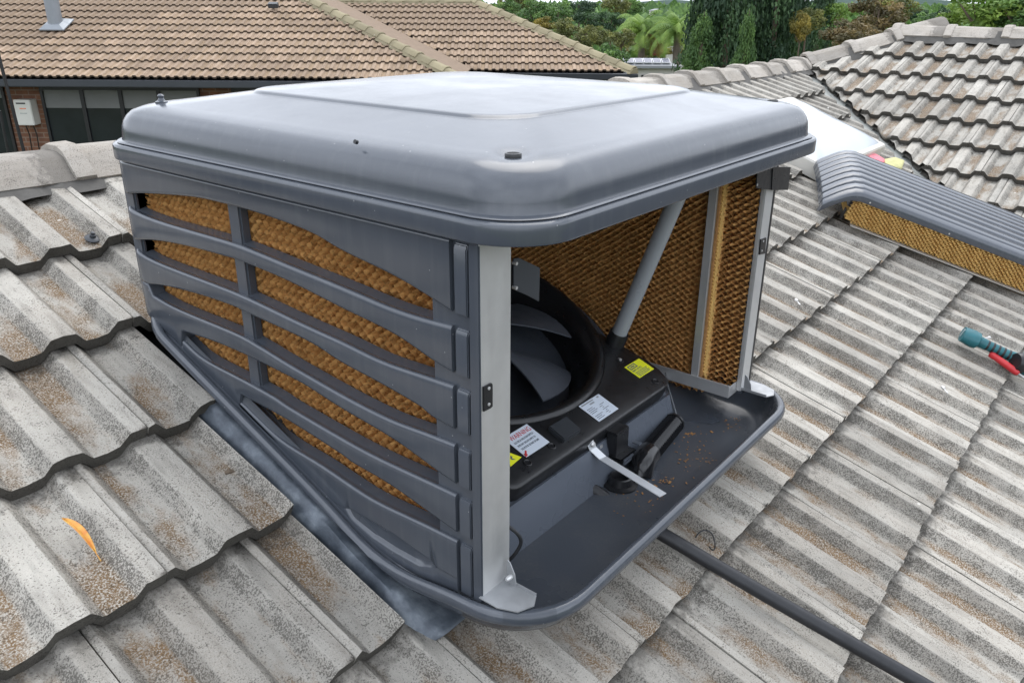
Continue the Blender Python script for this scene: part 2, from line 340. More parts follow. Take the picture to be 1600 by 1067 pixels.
# ------------------------------------------------------------ roof tiles
G = 0.3257; VL, UL = -0.578, -0.3058; TL = G+.055
PROF = [(.0016, -.0015, 0, 0), (.016, 0, 0, 0), (.0195, -.0025, .5, 0), (.036, -.0235, 1, .2), (.041, -.0275, .3, 1), (.067, -.029, 0, 1), (.093, -.0275, .3, 1), (.098, -.0235, 1, .2),
        (.1135, -.0028, 1, 0), (.117, 0, 0, 0), (.142, .001, 0, 0), (.167, 0, 0, 0), (.1705, -.0028, .5, 0), (.186, -.0235, 1, .2), (.191, -.0275, .3, 1), (.217, -.029, 0, 1), (.243, -.0275, .3, 1),
        (.248, -.0235, 1, .2), (.2635, -.0028, 1, 0), (.267, 0, 0, 0), (.2984, -.0005, 0, 0)]
def tile_mesh(name, m, seed, coarse=False, gauge=G, length=TL):
    rg = random.Random(seed)
    pr = PROF if not coarse else [PROF[i] for i in (0, 2, 4, 6, 8, 9, 11, 12, 14, 16, 18, 20)]
    ys = [0, .012, .10, .21, length] if not coarse else [0, length]
    th = .031; V = []; sl = []; pn = []; bt = []
    tl = .033/gauge
    n = len(pr)
    jit = [rg.uniform(-.0022, .0022)*(1 if not coarse else 0) for _ in pr]; jz = [rg.uniform(-.001, .001) for _ in pr]
    for yi, y in enumerate(ys):
        for i, (u, z, s, p) in enumerate(pr):
            yy = y + (jit[i] if yi == 0 else 0); zz = z - tl*y + (jz[i] if yi < 3 else 0) - (.0014 if yi == 0 else 0)
            V.append((u, yy, zz)); sl.append(s); pn.append(p); bt.append(0.)
    F = []
    for k_ in range(len(ys)-1):
        for i in range(n-1): a = k_*n+i; F.append((a, a+1, a+n+1, a+n))
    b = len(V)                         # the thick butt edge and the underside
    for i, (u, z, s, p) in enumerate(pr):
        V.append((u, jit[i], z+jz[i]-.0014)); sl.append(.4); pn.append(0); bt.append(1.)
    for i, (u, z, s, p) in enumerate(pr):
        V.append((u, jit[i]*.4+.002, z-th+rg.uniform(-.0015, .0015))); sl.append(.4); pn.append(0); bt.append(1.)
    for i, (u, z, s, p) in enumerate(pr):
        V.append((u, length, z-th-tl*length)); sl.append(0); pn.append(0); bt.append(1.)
    for i in range(n-1):
        F.append((b+i, b+n+i, b+n+i+1, b+i+1)); F.append((b+n+i, b+2*n+i, b+2*n+i+1, b+n+i+1))
    t_ = (len(ys)-1)*n
    F.append((0, t_, b+2*n, b+n)); F.append((n-1, b+2*n-1, b+3*n-1, t_+n-1))
    me = mk(name, V, F, m, 28)
    for nm, arr in (('slope', sl), ('pan', pn), ('butt', bt)):
        at = me.attributes.new(nm, 'FLOAT', 'POINT'); at.data.foreach_set('value', arr)
    return me
def tmat(origin, eu, eup, n): return Matrix(((eu[0], eup[0], n[0], origin[0]), (eu[1], eup[1], n[1], origin[1]), (eu[2], eup[2], n[2], origin[2]), (0, 0, 0, 1)))
def cut_mesh(me, Mx, p, n):
    """copy of a tile mesh cut by a world plane (keeps the side n points away from); None when nothing is left"""
    inv = Mx.inverted(); lp = inv @ Vector(p); ln = (inv.to_3x3() @ Vector(n)).normalized()
    ds = [(v.co-lp).dot(ln) for v in me.vertices]
    if max(ds) <= 0: return me
    if min(ds) >= -.02: return None
    bm = bmesh.new(); bm.from_mesh(me)
    bmesh.ops.bisect_plane(bm, geom=bm.verts[:]+bm.edges[:]+bm.faces[:], plane_co=lp, plane_no=ln, clear_outer=True)
    bed = [e for e in bm.edges if e.is_boundary]
    try: bmesh.ops.holes_fill(bm, edges=bed, sides=0)
    except Exception: pass
    c = me.copy(); bm.to_mesh(c); bm.free(); return c
def cap_mesh(name, m, L=.40, hw=.125, hh=.075, seed=0):
    rg = random.Random(seed)
    prof = [(-hw, -hh), (-hw*.52, -.012), (-.03, 0.), (.03, 0.), (hw*.52, -.012), (hw, -hh)]; th = .018
    def ring(y, s, dz): return [(x*s, y, z*s+dz) for x, z in prof]+[(x*s*.86, y, z*s-th+dz) for x, z in prof[::-1]]
    R_ = [ring(0, 1.04, .010), ring(.012, 1.06, .013), ring(.055, 1.05, .012), ring(.062, 1., 0), ring(L*.5, .985, -.002), ring(L+.05, .95, -.008)]
    R_ = [[(x+rg.uniform(-.0015, .0015), y+rg.uniform(-.002, .002), z+rg.uniform(-.001, .001)) for x, y, z in r_] for r_ in R_]
    b = MB().loft(R_); me = mk(name, b.V, b.F, m, 28); fixn(me)
    for nm in ('slope', 'pan', 'butt'): me.attributes.new(nm, 'FLOAT', 'POINT')
    return me
VALLEY = 4.2; RIDGE_X, WR_Y = -1.885, 6.68
RIDGE_Z = roofz(RIDGE_X); WR_Z = Z0+TA*(WR_Y-VALLEY); WAP_X = RIDGE_X+(WR_Y-VALLEY+RIDGE_X)   # where the wing's hip meets its ridge
house = thing('tiled_house', (-1, 1, -2.6), 'house with weathered grey concrete roof tiles and a valley, carrying the cooler', 'house')
wb = MB()                                                    # deck below the tiles, both planes and their far sides
dn = .115
y_end = VALLEY-RIDGE_X
def dk(x, y, z): return (x, y, z-dn)
XE = 2.0
deckV = [dk(RIDGE_X, -4, RIDGE_Z), dk(XE, -4, roofz(XE)), dk(XE, VALLEY-XE, roofz(XE)), dk(RIDGE_X, y_end, RIDGE_Z),
         dk(4.5, VALLEY-XE, roofz(XE)), dk(4.5, WR_Y, WR_Z), dk(WAP_X, WR_Y, WR_Z), dk(-5.6, -4, roofz(XE)), dk(-5.6, y_end+0, roofz(XE)), dk(-5.6, 10.5, roofz(XE)), dk(4.5, 2*WR_Y-(VALLEY-XE), roofz(XE))]
wb.add(deckV, [(0, 1, 2, 3), (3, 2, 4, 5, 6), (0, 3, 8, 7), (3, 6, 9, 8), (6, 5, 10, 9)])
roof = wb.build('roof', M['dark'], house, smooth=0)
body = MB().b6(-5.1, XE-.45, -3.6, 10.0, -2.6, roofz(XE)-.16); body.b6(XE-.45, 4.3, 2.6, 10.0, -2.6, roofz(XE)-.16)
body.build('wall', M['fascia'], house, smooth=0)
EU = np.array([0, 1., 0])
variants = [tile_mesh('roof_tile', M['tile'], s) for s in range(7)]
rg = random.Random(3); cnt = 0
vcos = (-math.cos(A)*0)
for r_ in range(-3, 7):
    v = VL+G*r_; off = UL+.15*(r_ % 2)
    for c_ in range(-7, 24):
        u = off+.3*c_
        P = np.array([v*math.cos(A), u, Z0-v*math.sin(A)])
        below = -1.12 < P[0] < -.16
        if below and u > -.03 and u+.3 < 1.17: continue                       # hidden below the cooler
        if -1.0 < P[0] < .05 and .14 < u < .80: continue
        if P[0]+u > VALLEY+.1: continue
        # leave out what the photograph shows nothing of: far below the eave side or behind the lens
        d = P-CAM; zc = d@fw
        if zc < .25: continue
        px, py = 800+FPX*(d@rt)/zc, 533-FPX*(d@up)/zc
        if px < -420 or px > 2050 or py > 1500: continue
        Mx = tmat(P+RN*rg.uniform(-.0015, .0015), EU, RUP, RN) @ Matrix.Rotation(rg.uniform(-.004, .004), 4, 'Z') @ Matrix.Rotation(rg.uniform(-.004, .004), 4, 'Y')
        me = cut_mesh(rg.choice(variants), Mx, (0, VALLEY-.17, 0), (1, 1, 0))
        if me is None: continue
        if below and u < 0: me = cut_mesh(me, Mx, (0, -.040 if P[0] > -.7 else -.002, 0), (0, 1, 0))
        elif below and u < 1.17: me = cut_mesh(me, Mx, (0, 1.175, 0), (0, -1, 0))
        if me is None: continue
        o = minst('roof_tile', me, Mx, roof); cnt += 1
# wing plane, rising towards +y
WN = np.array([0, -math.sin(A), math.cos(A)]); WUP = np.array([0, math.cos(A), math.sin(A)]); WEU = np.array([1., 0, 0])
smax = (WR_Y-VALLEY)/math.cos(A)
r_ = 0
while True:
    sw = smax-.155-G*(r_+1)+.04
    if sw < -1.3: break
    for c_ in range(-8, 8):
        x = -.07+.3*c_+.15*(r_ % 2)
        P = np.array([x, VALLEY+sw*math.cos(A), Z0+sw*math.sin(A)])
        if x+.3+P[1]+TL*math.cos(A) < VALLEY: continue
        if x > .95 and r_ < 6: continue
        d = P-CAM; zc = d@fw; px = 800+FPX*(d@rt)/zc
        if px > 1900: continue
        Mx = tmat(P+WN*rg.uniform(-.0015, .0015), WEU, WUP, WN) @ Matrix.Rotation(rg.uniform(-.004, .004), 4, 'Z')
        me = cut_mesh(rg.choice(variants), Mx, (0, VALLEY+.015, 0), (-1, -1, 0))
        if me is None: continue
        me = cut_mesh(me, Mx, (WAP_X-.05, WR_Y, 0), (-1, 1, 0))                   # the hip
        if me is None: continue
        minst('roof_tile', me, Mx, roof); cnt += 1
    r_ += 1
print('roof tiles', cnt)
# valley tray
vt = MB(); V = []; F = []
for i in range(9):
    t = i/8; x = RIDGE_X+.1+(XE-RIDGE_X)*t; y = VALLEY-x; z = roofz(x)
    for q, dz in ((-.30, TA*.30/1.-.078), (-.02, -.068), (0, -.076), (.02, -.068), (.30, TA*.30-.078)):
        V.append((x+(q if q < 0 else 0)*1., y+(q if q > 0 else 0), z+(dz if q < 0 else dz)))
for i in range(8):
    for j in range(4): a = i*5+j; F.append((a, a+1, a+6, a+5))
obj('valley_tray', V, F, M['tray'], roof, smooth=20)
# ridge caps and mortar bedding
capm = [cap_mesh('ridge_cap', M['cap'], seed=s) for s in range(4)]
def capline(P0, P1, first, mes, parent, name='ridge_cap', step=.385, lift=.055, capw=.115, mort=True, mm=None, mdrop=.105):
    P0 = np.array(P0, float); P1 = np.array(P1, float); L_ = np.linalg.norm(P1-P0); e = (P1-P0)/L_
    sx = np.cross(e, [0, 0, 1]); sx /= np.linalg.norm(sx); n = np.cross(sx, e)
    t = first; rr = random.Random(int(L_*100))
    while t < L_:
        Mx = tmat(P0+e*t+n*(lift+rr.uniform(-.003, .003)), sx, e, n) @ Matrix.Rotation(rr.uniform(-.012, .012), 4, 'Z')
        minst(name, mes[rr.randrange(len(mes))], Mx, parent); t += step
    if mort:
        rings = []; m_ = int(L_/.05)+2
        for i in range(m_):
            p = P0+e*(L_*i/(m_-1)); a = capw+rr.uniform(-.008, .010); b = capw+rr.uniform(-.008, .010)
            rings.append([p+sx*(-a*.6)+n*(lift-.03), p-sx*a+n*(lift-.078), p-sx*(a+.04)+n*(lift-mdrop-.02+rr.uniform(-.01, .01)), p+sx*(b+.04)+n*(lift-mdrop-.02+rr.uniform(-.01, .01)), p+sx*b+n*(lift-.078), p+sx*(b*.6)+n*(lift-.03)])
        MB().loft(rings).build('mortar_bed', mm or M['mortar'], parent, smooth=30)
capline((RIDGE_X, -1.6, RIDGE_Z), (RIDGE_X, y_end+.05, RIDGE_Z), .245, capm, roof, lift=.004, mdrop=.085)
capline((RIDGE_X-.02, y_end-.02, RIDGE_Z), (WAP_X, WR_Y, WR_Z), .04, capm, roof, step=.36, lift=.022)
capline((WAP_X-.1, WR_Y, WR_Z), (3.2, WR_Y, WR_Z), .02, capm, roof, step=.40, lift=.03)

# ------------------------------------------------------------ the evaporative cooler
X0, X1, Y0, Y1 = -1.17, 0., 0., 1.15
cool = thing('evaporative_cooler', (-.58, .57, roofz(-.58)), 'big charcoal plastic rooftop evaporative cooler with its front louvre panel removed', 'air cooler')
PL = M['plastic']
# lid
def lid_r(ins): return max(.108-ins*.05, .06)
prof = [(.05, .952), (.012, .945), (.0025, .9405), (.0006, .942), (0, .945), (0, .958), (0, .967), (.0008, .9705), (.0028, .9730), (.0060, .9742), (.0095, .9742), (.0108, .9732), (.0120, .9742), (.0130, .9765), (.0155, .9785), (.0190, .9792), (.0212, .9800), (.0222, .984), (.0230, .996), (.0245, 1.008), (.0280, 1.0195), (.034, 1.030), (.042, 1.039), (.058, 1.0465), (.074, 1.0505), (.085, 1.052)]
ins = .095
while ins < .218: prof.append((ins, 1.052+(ins-.085)*.165)); ins += .010
zz = prof[-1][1]
prof += [(.2185, zz+.0005), (.2215, zz+.0020), (.2245, zz+.0050), (.2285, zz+.0065), (.235, zz+.0072)]
ins = .26
while ins < .48: prof.append((ins, zz+.0072+.014*math.sin((ins-.235)/.33*math.pi/2))); ins += .03
HOLES = [(-.107, .104), (-.105, 1.05), (-1.065, 1.05)]
prof = [(i_ if i_ < .0125 or i_ > .2 else i_-.0055*(1 if i_ < .05 else max(0, (.12-i_)/.07)), z_) for i_, z_ in prof[1:]]; prof = [(.05, .952)]+[(max(i_, .0), z_) for i_, z_ in prof]
ringsL = []
for ins, z in prof:
    ring = []
    for x, y in rrect(X0-.025+ins, X1-ins, Y0+ins, Y1+.014-ins, lid_r(ins), 16, 56):
        dz = 0
        for hx, hy in HOLES:
            q = math.hypot(x-hx, y-hy)
            if q < .031 and z > 1.03: dz -= .0040*(1 if q < .018 else .5+.5*math.cos(math.pi*(q-.018)/.013))
        ring.append((x, y, z+dz))
    ringsL.append(ring)
lid = MB().loft(ringsL).build('lid', PL, cool, smooth=28)
for hx, hy in HOLES:
    z = 1.052+(.105-.085)*.165-.0062
    MB().lathe([(.009, -.004), (.0125, -.003), (.0125, .0022), (.0118, .0034), (.0095, .0034), (.0085, .002), (.0085, -.003)], (hx, hy, z), (0, 0, 1), 24).build('grommet', M['black'], lid)
    MB().lathe([(.0001, 0), (.009, 0), (.009, .001), (.0001, .001)], (hx, hy, z+.0018), (0, 0, 1), 20).build('hole', M['dark'], lid)
bx, by, bz = -1.075, .105, 1.0525
MB().lathe([(.0001, -.004), (.013, -.004), (.013, .002), (.008, .004), (.0055, .009), (.007, .014), (.004, .017), (.0001, .0175)], (bx, by, bz), (0, 0, 1), 14).build('bolt', PL, lid)
dp = hit(556, 222, (0, .02, 1.02), (0, -1, .35)); MB().lathe([(.0001, -.003), (.0035, -.003), (.0035, .0025), (.0001, .0025)], dp, (0, -1, .35), 10).build('plug', M['black'], lid)

# tank
def zr(x):
    t = -.40-x; return .306+.39*(math.sqrt(t*t+.0016)+t)/2-.026*math.exp(-((x+.30)/.13)**2)
def zf(x):
    t = -.20-x; return .235+.385*(math.sqrt(t*t+.0016)+t)/2
TX0, TX1, TY0, TY1 = -1.185, .034, -.006, 1.165
def tring(ins, fz, r_=None):
    return [(x, y, fz(x)) for x, y in rrect(TX0+ins, TX1-ins, TY0+ins, TY1-ins, max((r_ or .15)-ins*.5, .03), 10, 26)]
def under(d): return lambda x: max(zr(x)-d, roofz(x)+.004)
def dn_(d): return lambda x: zr(x)-d
tr = [tring(.40, under(.11)), tring(.16, under(.105)), tring(.10, under(.10)), tring(.055, under(.085)), tring(.028, under(.062)), tring(.016, under(.042)), tring(.011, under(.030)), tring(.005, under(.0275)), tring(.0012, under(.023)), tring(0, under(.017)), tring(.0006, dn_(.009)), tring(.0035, dn_(.003)), tring(.008, dn_(0)), tring(.0135, dn_(.0005)), tring(.0175, dn_(.003)), tring(.020, dn_(.010)),
      tring(.028, lambda x: zr(x)*.6+zf(x)*.4), tring(.036, lambda x: zf(x)+.022), tring(.046, lambda x: zf(x)+.008), tring(.060, lambda x: zf(x)+.001), tring(.10, zf), tring(.22, lambda x: zf(x)-.001), tring(.40, lambda x: zf(x)-.002)]
tank = MB().loft(tr).build('tank', M['plastic'], cool, smooth=50)
tank.data.materials.append(M['silt'])
ni = len(rrect(0, 1, 0, 1, .1, 10, 26))
for p in tank.data.polygons:
    c = p.center
    if TX0+.022 < c.x < TX1-.022 and TY0+.022 < c.y < TY1-.022 and c.z > under(.2)(c.x)+.02 and p.normal.z > -.2: p.material_index = 1
# raised base the fan sits in, parallel with the roof
BT = .34; BN = np.array([math.sin(BT), 0, math.cos(BT)]); BU = np.array([-math.cos(BT), 0, math.sin(BT)]); BY = np.array([0, 1., 0])
FC = np.array([-.641, .57, .52])
def bp(a_, y, h=0): return FC+BU*a_+BY*(y-.57)+BN*h       # a_: up the slope from the fan centre
def bz_(x): return FC[2]-math.tan(BT)*(x-FC[0])
pl = MB(); yA, yB = .13, .915
rings = []
for y, dx in ((yA-.04, 0), (yA, 0), (.2, 0), (.5, 0), (.8, 0), (yB-.03, 0), (yB, -.03)):
    top = -.040
    rings.append([(-.183+dx, y, zf(-.183)-.004), (-.1875+dx, y, zf(-.187)+.008), (-.196+dx, y, zf(-.19)+.03), (-.214+dx, y, .330), (-.224+dx, y, bz_(-.222)-.044), (-.24+dx, y, bz_(-.24)-.042), (-.26, y, bz_(-.26)-.05), (-.275, y, bz_(-.275)-.19), (-1.02, y, bz_(-1.02)-.19)])
MB().loft(rings).build('fan_deck', M['deck'], cool, smooth=40)
# fan ring
fr = MB().lathe([(.380, -.060), (.379, -.012), (.374, .0), (.366, .006), (.356, .006), (.346, -.002), (.335, -.022), (.324, -.045), (.318, -.075), (.316, -.16), (.322, -.16), (.33, -.08), (.345, -.07)], FC, BN, 96, closed=True).build('fan_ring', M['black'], cool, smooth=50)
MB().lathe([(.345, -.058), (.445, -.058), (.445, -.052), (.345, -.052)], FC, BN, 64, closed=True).build('deck_plate', M['tank'], cool)
MB().lathe([(.0001, -.165), (.32, -.165), (.32, -.16), (.0001, -.16)], FC, BN, 48).build('duct_throat', M['dark'], cool)
fan = MB().lathe([(.0001, -.14), (.092, -.14), (.098, -.10), (.098, -.040), (.088, -.024), (.03, -.016), (.0001, -.016)], FC, BN, 40).build('fan', M['fanhub'], cool, smooth=40)
for i in range(26):
    t = 2.4*i; q = .0165*math.sqrt(i)+.004
    if q < .08: MB().lathe([(.0001, -.024), (.0032, -.024), (.0032, -.0145), (.0001, -.0145)], FC+BU*q*math.cos(t)+BY*q*math.sin(t), BN, 6).build('rivet', M['fan'], fan)
for kb in range(6):
    t0 = R(28+60*kb); V = []; F = []; nr, nc = 9, 8
    for side in (0, 1):
        for i in range(nr):
            rr = .085+(.306-.085)*i/(nr-1); half = R(28-6*i/(nr-1)); sweep = R(16)*(i/(nr-1))**1.3
            for j in range(nc):
                q = j/(nc-1)*2-1; t = t0+sweep+half*q
                h = -.046 + q*(.040-.014*i/(nr-1)) + .008*(1-q*q) - (.004 if side else 0)
                V.append(FC+BU*rr*math.cos(t)+BY*rr*math.sin(t)+BN*h)
    for i in range(nr-1):
        for j in range(nc-1):
            a = i*nc+j; F.append((a, a+1, a+nc+1, a+nc)); b = nr*nc; F.append((b+a, b+a+nc, b+a+nc+1, b+a+1))
    bnd = [j for j in range(nc)]+[i*nc+nc-1 for i in range(1, nr)]+[(nr-1)*nc+j for j in range(nc-2, -1, -1)]+[i*nc for i in range(nr-2, 0, -1)]
    for a, b in zip(bnd, bnd[1:]+bnd[:1]): F.append((a, b, nr*nc+b, nr*nc+a))
    obj('blade', V, F, M['fan'], fan, smooth=50)
# control cover around the ring, front side
poly = []
yl, yr = .236, .905
a0 = -.460; cr = .03
def arcp(y): return -math.sqrt(max(.372**2-(y-.57)**2, 0))
outline = [(a0+cr, yl), (a0+.012, yl+.006), (a0+.003, yl+.016), (a0, yl+cr)]+[(a0, y) for y in np.linspace(yl+.06, yr-.07, 10)]+[(a0+.003, yr-.04), (a0+.012, yr-.018), (a0+.05, yr-.003), (a0+.10, yr)]
top_in = [(max(arcp(y), a0+.05), y) for y in np.linspace(yr, yl, 24)]
top_in[0] = (-.30, yr); top_in = [(-.27, yr-.012)]+[(arcp(y)-.004, y) for y in np.linspace(yr-.03, yl+.01, 24)]
cov = outline+top_in
rings = []
cy = .57
def cring(h, s): return [bp(a+(s if a < -.40 else 0), y+(s if y < .26 else (-s if y > .88 else 0)), h) for a, y in cov]
MBc = MB().loft([cring(-.040, 0), cring(-.006, 0), cring(-.002, .0025), cring(0, .007)])
cover = MBc.build('control_cover', M['black'], cool, smooth=40)
def on_cover(u, v, h=0.0): return hit(u, v, FC+BN*h, BN)
def sticker(name, px, m, parent, h=.0012, th=.001, label=None):
    P = [on_cover(*q)+BN*h for q in px]; o = MB().prism(P, BN*th).build(name, m, parent, smooth=0)
    if label: o['label'] = label
    return o
def text(body, size, origin, ex, ey, ez, m, parent, name='lettering', squash=1.):
    cu = bpy.data.curves.new(name, 'FONT'); cu.body = body; cu.size = size; cu.extrude = .0002; cu.align_x = 'LEFT'
    to = bpy.data.objects.new(name, cu); COL.objects.link(to)
    dg = bpy.context.evaluated_depsgraph_get(); me = bpy.data.meshes.new_from_object(to.evaluated_get(dg)); bpy.data.objects.remove(to)
    me.name = name; me.materials.clear(); me.materials.append(m)
    return minst(name, me, tmat(origin, np.array(ex)*squash, ey, ez), parent)
def rect_label(name, xa, xb, ya, yb, m, label):
    a = [(FC[0]-x)/math.cos(BT) for x in (xa, xb)]
    P = [bp(-abs(a[0]) if x else -abs(a[1]), y, .0012) for x, y in ((1, ya), (1, yb), (0, yb), (0, ya))]
    o = MB().prism(P, BN*.001).build(name, m, cover, smooth=0); o['label'] = label; return o
def af(x): return (FC[0]-x)/math.cos(BT)
wlab = rect_label('label', -.315, -.252, .334, .415, M['label'], 'white warning label with red heading')
TX = dict(ex=BY, ey=BU, ez=BN)
text('WARNING', .0175, bp(af(-.298), .3425, .0024), **TX, m=M['red'], parent=cover, squash=.82)
for i, s in enumerate(['ELECTRICAL ISOLATION SWITCH', 'DOES NOT ISOLATE SUPPLY TO', 'THE MOTOR. SEE BASE OF UNIT']):
    text(s, .0075, bp(af(-.288+.0095*i), .342, .0024), **TX, m=M['ink'], parent=cover, squash=.56)
ar = [(-.002, 0), (.002, 0), (.002, -.010), (.005, -.010), (0, -.020), (-.005, -.010), (-.002, -.010)]
ac = bp(af(-.2645), .3475, .0024); ed = (BY*-.75-BU*.66)
MB().prism([ac+(BY*.66-BU*.75)*p[0]*1.-(ed*p[1]) for p in ar], BN*.0004).build('arrow', M['red'], cover, smooth=0)
rect_label('label', -.286, -.2285, .5735, .6565, M['label'], 'white rating plate label with fine print')
for xa, ya_, yb_, hh_ in ((-.2795, .578, .625, .0034), (-.2725, .603, .621, .0042), (-.2790, .640, .648, .004)):
    MB().prism([bp(af(xa), ya_, .0024), bp(af(xa), yb_, .0024), bp(af(xa-hh_), yb_, .0024), bp(af(xa-hh_), ya_, .0024)], BN*.0002).build('print_line', M['pvc'], cover, smooth=0)
for i in range(8):
    for ya_, yb_ in ((.579, .579+.022+.004*(i % 3)), (.618+.006*(i % 2), .642 if i in (1, 4) else .630)):
        xx = -.2655+.0046*i
        if (i+int(ya_*1000)) % 5 == 3: continue
        P = [bp(af(xx), ya_, .0024), bp(af(xx), yb_, .0024), bp(af(xx-.0013), yb_, .0024), bp(af(xx-.0013), ya_, .0024)]
        MB().prism(P, BN*.0002).build('print_line', M['ink'], cover, smooth=0)
rect_label('label', -.3095, -.264, .8115, .883, M['yellow'], 'bright yellow service label')
yb = MB()
P = lambda x, y: bp(af(x), y, .0024)
for (xa, xb, ya, yb2) in [(-.3065, -.3035, .817, .850), (-.2955, -.2925, .817, .850), (-.3035, -.2955, .817, .8205), (-.3035, -.2955, .8465, .850), (-.3012, -.2978, .824, .843)]:
    MB().prism([P(xa, ya), P(xa, yb2), P(xb, yb2), P(xb, ya)], BN*.0003).build('print_block', M['ink'], cover, smooth=0)
text('SERVICE NOTICE', .0085, bp(af(-.2845), .8155, .0024), **TX, m=M['ink'], parent=cover, squash=.66)
for i in range(4): MB().prism([P(-.2795+.0042*i, .818), P(-.2795+.0042*i, .872-.004*(i % 2)), P(-.2812+.0042*i, .872-.004*(i % 2)), P(-.2812+.0042*i, .818)], BN*.0003).build('print_line', M['ink'], cover, smooth=0)
tri = [on_cover(*q)+BN*.0012 for q in [(793, 707), (814.5, 715), (797, 730)]]
MB().prism(tri, BN*.001).build('hazard_triangle', M['yellow'], cover, smooth=0)
MB().prism([on_cover(*q)+BN*.0024 for q in [(797, 713), (800, 714.5), (799.5, 717), (805, 719), (799, 719.5), (797, 717)]], BN*.0003).build('lightning_mark', M['ink'], cover, smooth=0)
sq = [on_cover(*q, .012)+BN*0 for q in [(885, 649), (909, 670), (882, 686.5), (857.5, 665.5)]]
MB().prism([p-BN*.014 for p in sq], BN*.014).build('junction_box', M['fanhub'], cover, bevel=.0025)
for q in [(862, 697), (824, 723), (969, 563), (1024, 596)]:
    c = on_cover(*q); MB().lathe([(.010, -.001), (.010, .0016), (.008, .0022), (.0065, .0005), (.0001, .0005)], c, BN, 20).build('screw_boss', M['black'], cover)
c = on_cover(969, 563); MB().lathe([(.004, 0), (.004, .004), (.0001, .0045)], c, BN, 8).build('screw', M['galv'], cover)
# riser pipe
c0 = bp(af(-.383), .882, -.03)
MB().tube([c0+BN*t for t in (.055, .3, .525)], .0205, 24).build('riser_pipe', M['pvc'], cool)
MB().lathe([(.026, -.01), (.026, .062), (.0235, .068), (.0235, .0)], c0, BN, 24).build('pipe_socket', M['black'], cool)

# louvre panels with paper pads
S = {'S0b': [(-1.15, .858), (-1.068, .871), (-.872, .894), (-.766, .897), (-.648, .897), (-.493, .887), (-.407, .869), (-.28, .85), (-.199, .831), (-.150, .817)],
 'L1': [(-1.154, .833), (-1.109, .824), (-.985, .818), (-.751, .821), (-.646, .816), (-.559, .81), (-.449, .803), (-.365, .797), (-.3, .792), (-.225, .791), (-.150, .795)],
 'S1b': [(-1.15, .757), (-1.121, .759), (-1.033, .774), (-.902, .785), (-.769, .789), (-.713, .79), (-.564, .781), (-.42, .763), (-.288, .749), (-.204, .726), (-.150, .716)],
 'L2': [(-1.152, .735), (-1.067, .72), (-.865, .717), (-.724, .715), (-.577, .704), (-.462, .697), (-.416, .695), (-.325, .687), (-.23, .690), (-.150, .693)],
 'S2b': [(-1.11, .657), (-1.031, .671), (-.884, .683), (-.764, .686), (-.712, .683), (-.524, .673), (-.432, .656), (-.329, .646), (-.233, .632), (-.209, .623), (-.150, .616)],
 'L3': [(-1.10, .634), (-.994, .622), (-.773, .623), (-.685, .615), (-.593, .603), (-.44, .586), (-.316, .579), (-.236, .583), (-.150, .587)],
 'S3b': [(-.99, .573), (-.862, .584), (-.757, .585), (-.704, .584), (-.597, .579), (-.539, .575), (-.443, .56), (-.303, .545), (-.204, .522), (-.150, .512)],
 'L4': [(-.991, .551), (-.916, .524), (-.771, .518), (-.663, .512), (-.61, .505), (-.451, .491), (-.342, .487), (-.241, .489), (-.150, .490)],
 'S4b': [(-.793, .482), (-.614, .476), (-.455, .457), (-.417, .451), (-.317, .445), (-.206, .424), (-.150, .415)],
 'L5': [(-.787, .464), (-.701, .428), (-.625, .411), (-.523, .405), (-.424, .392), (-.35, .388), (-.246, .394), (-.150, .397)]}
def smoothc(pts):
    q = catmull([(x, z) for x, z in pts], 8); xs = np.array([p[0] for p in q]); zs = np.array([p[1] for p in q]); o = np.argsort(xs)
    zs2 = np.array(zs[o]); ker = np.ones(7)/7; zp = np.pad(zs2, 3, 'edge'); return xs[o], np.convolve(zp, ker, 'valid')
SC = {k_: smoothc(v_) for k_, v_ in S.items()}
def ev(k_, x): return float(np.interp(x, *SC[k_]))
def pbot(x): return zr(x)-.014
PX0, PXs = -1.155, -.158
def corrugated(x0, x1, z0f, z1f, depth, pitch=.0108, lam=.0200, amp=.0060, flute=(.75, -.5), res=5):
    """paper sheets on edge with slanting flutes; returns V,F in (x, depth, z)"""
    V = []; F = []; n = int((x1-x0)/pitch); step = lam/res
    rg_ = random.Random(5)
    for i in range(n+1):
        x = x0+i*pitch; za, zb_ = z0f(x), z1f(x); m_ = max(2, int((zb_-za)/step)); ph = rg_.uniform(-.5, .5)+(math.pi if i % 2 else 0); fl = flute[i % 2]; b = len(V)
        for k_ in range(m_+1):
            z = za+(zb_-za)*k_/m_; wob = rg_.uniform(-.0006, .0006); aa = amp*(1+.15*math.sin(z*37+i))
            for d in (0, depth*.4, depth):
                V.append((x+aa*math.sin(2*math.pi*(z-fl*d)/lam+ph)+wob, d+(rg_.uniform(-.0008, .0008) if d == 0 else 0), z))
        for k_ in range(m_):
            a = b+k_*3; F += [(a, a+1, a+4, a+3), (a+1, a+2, a+5, a+4)]
    return V, F
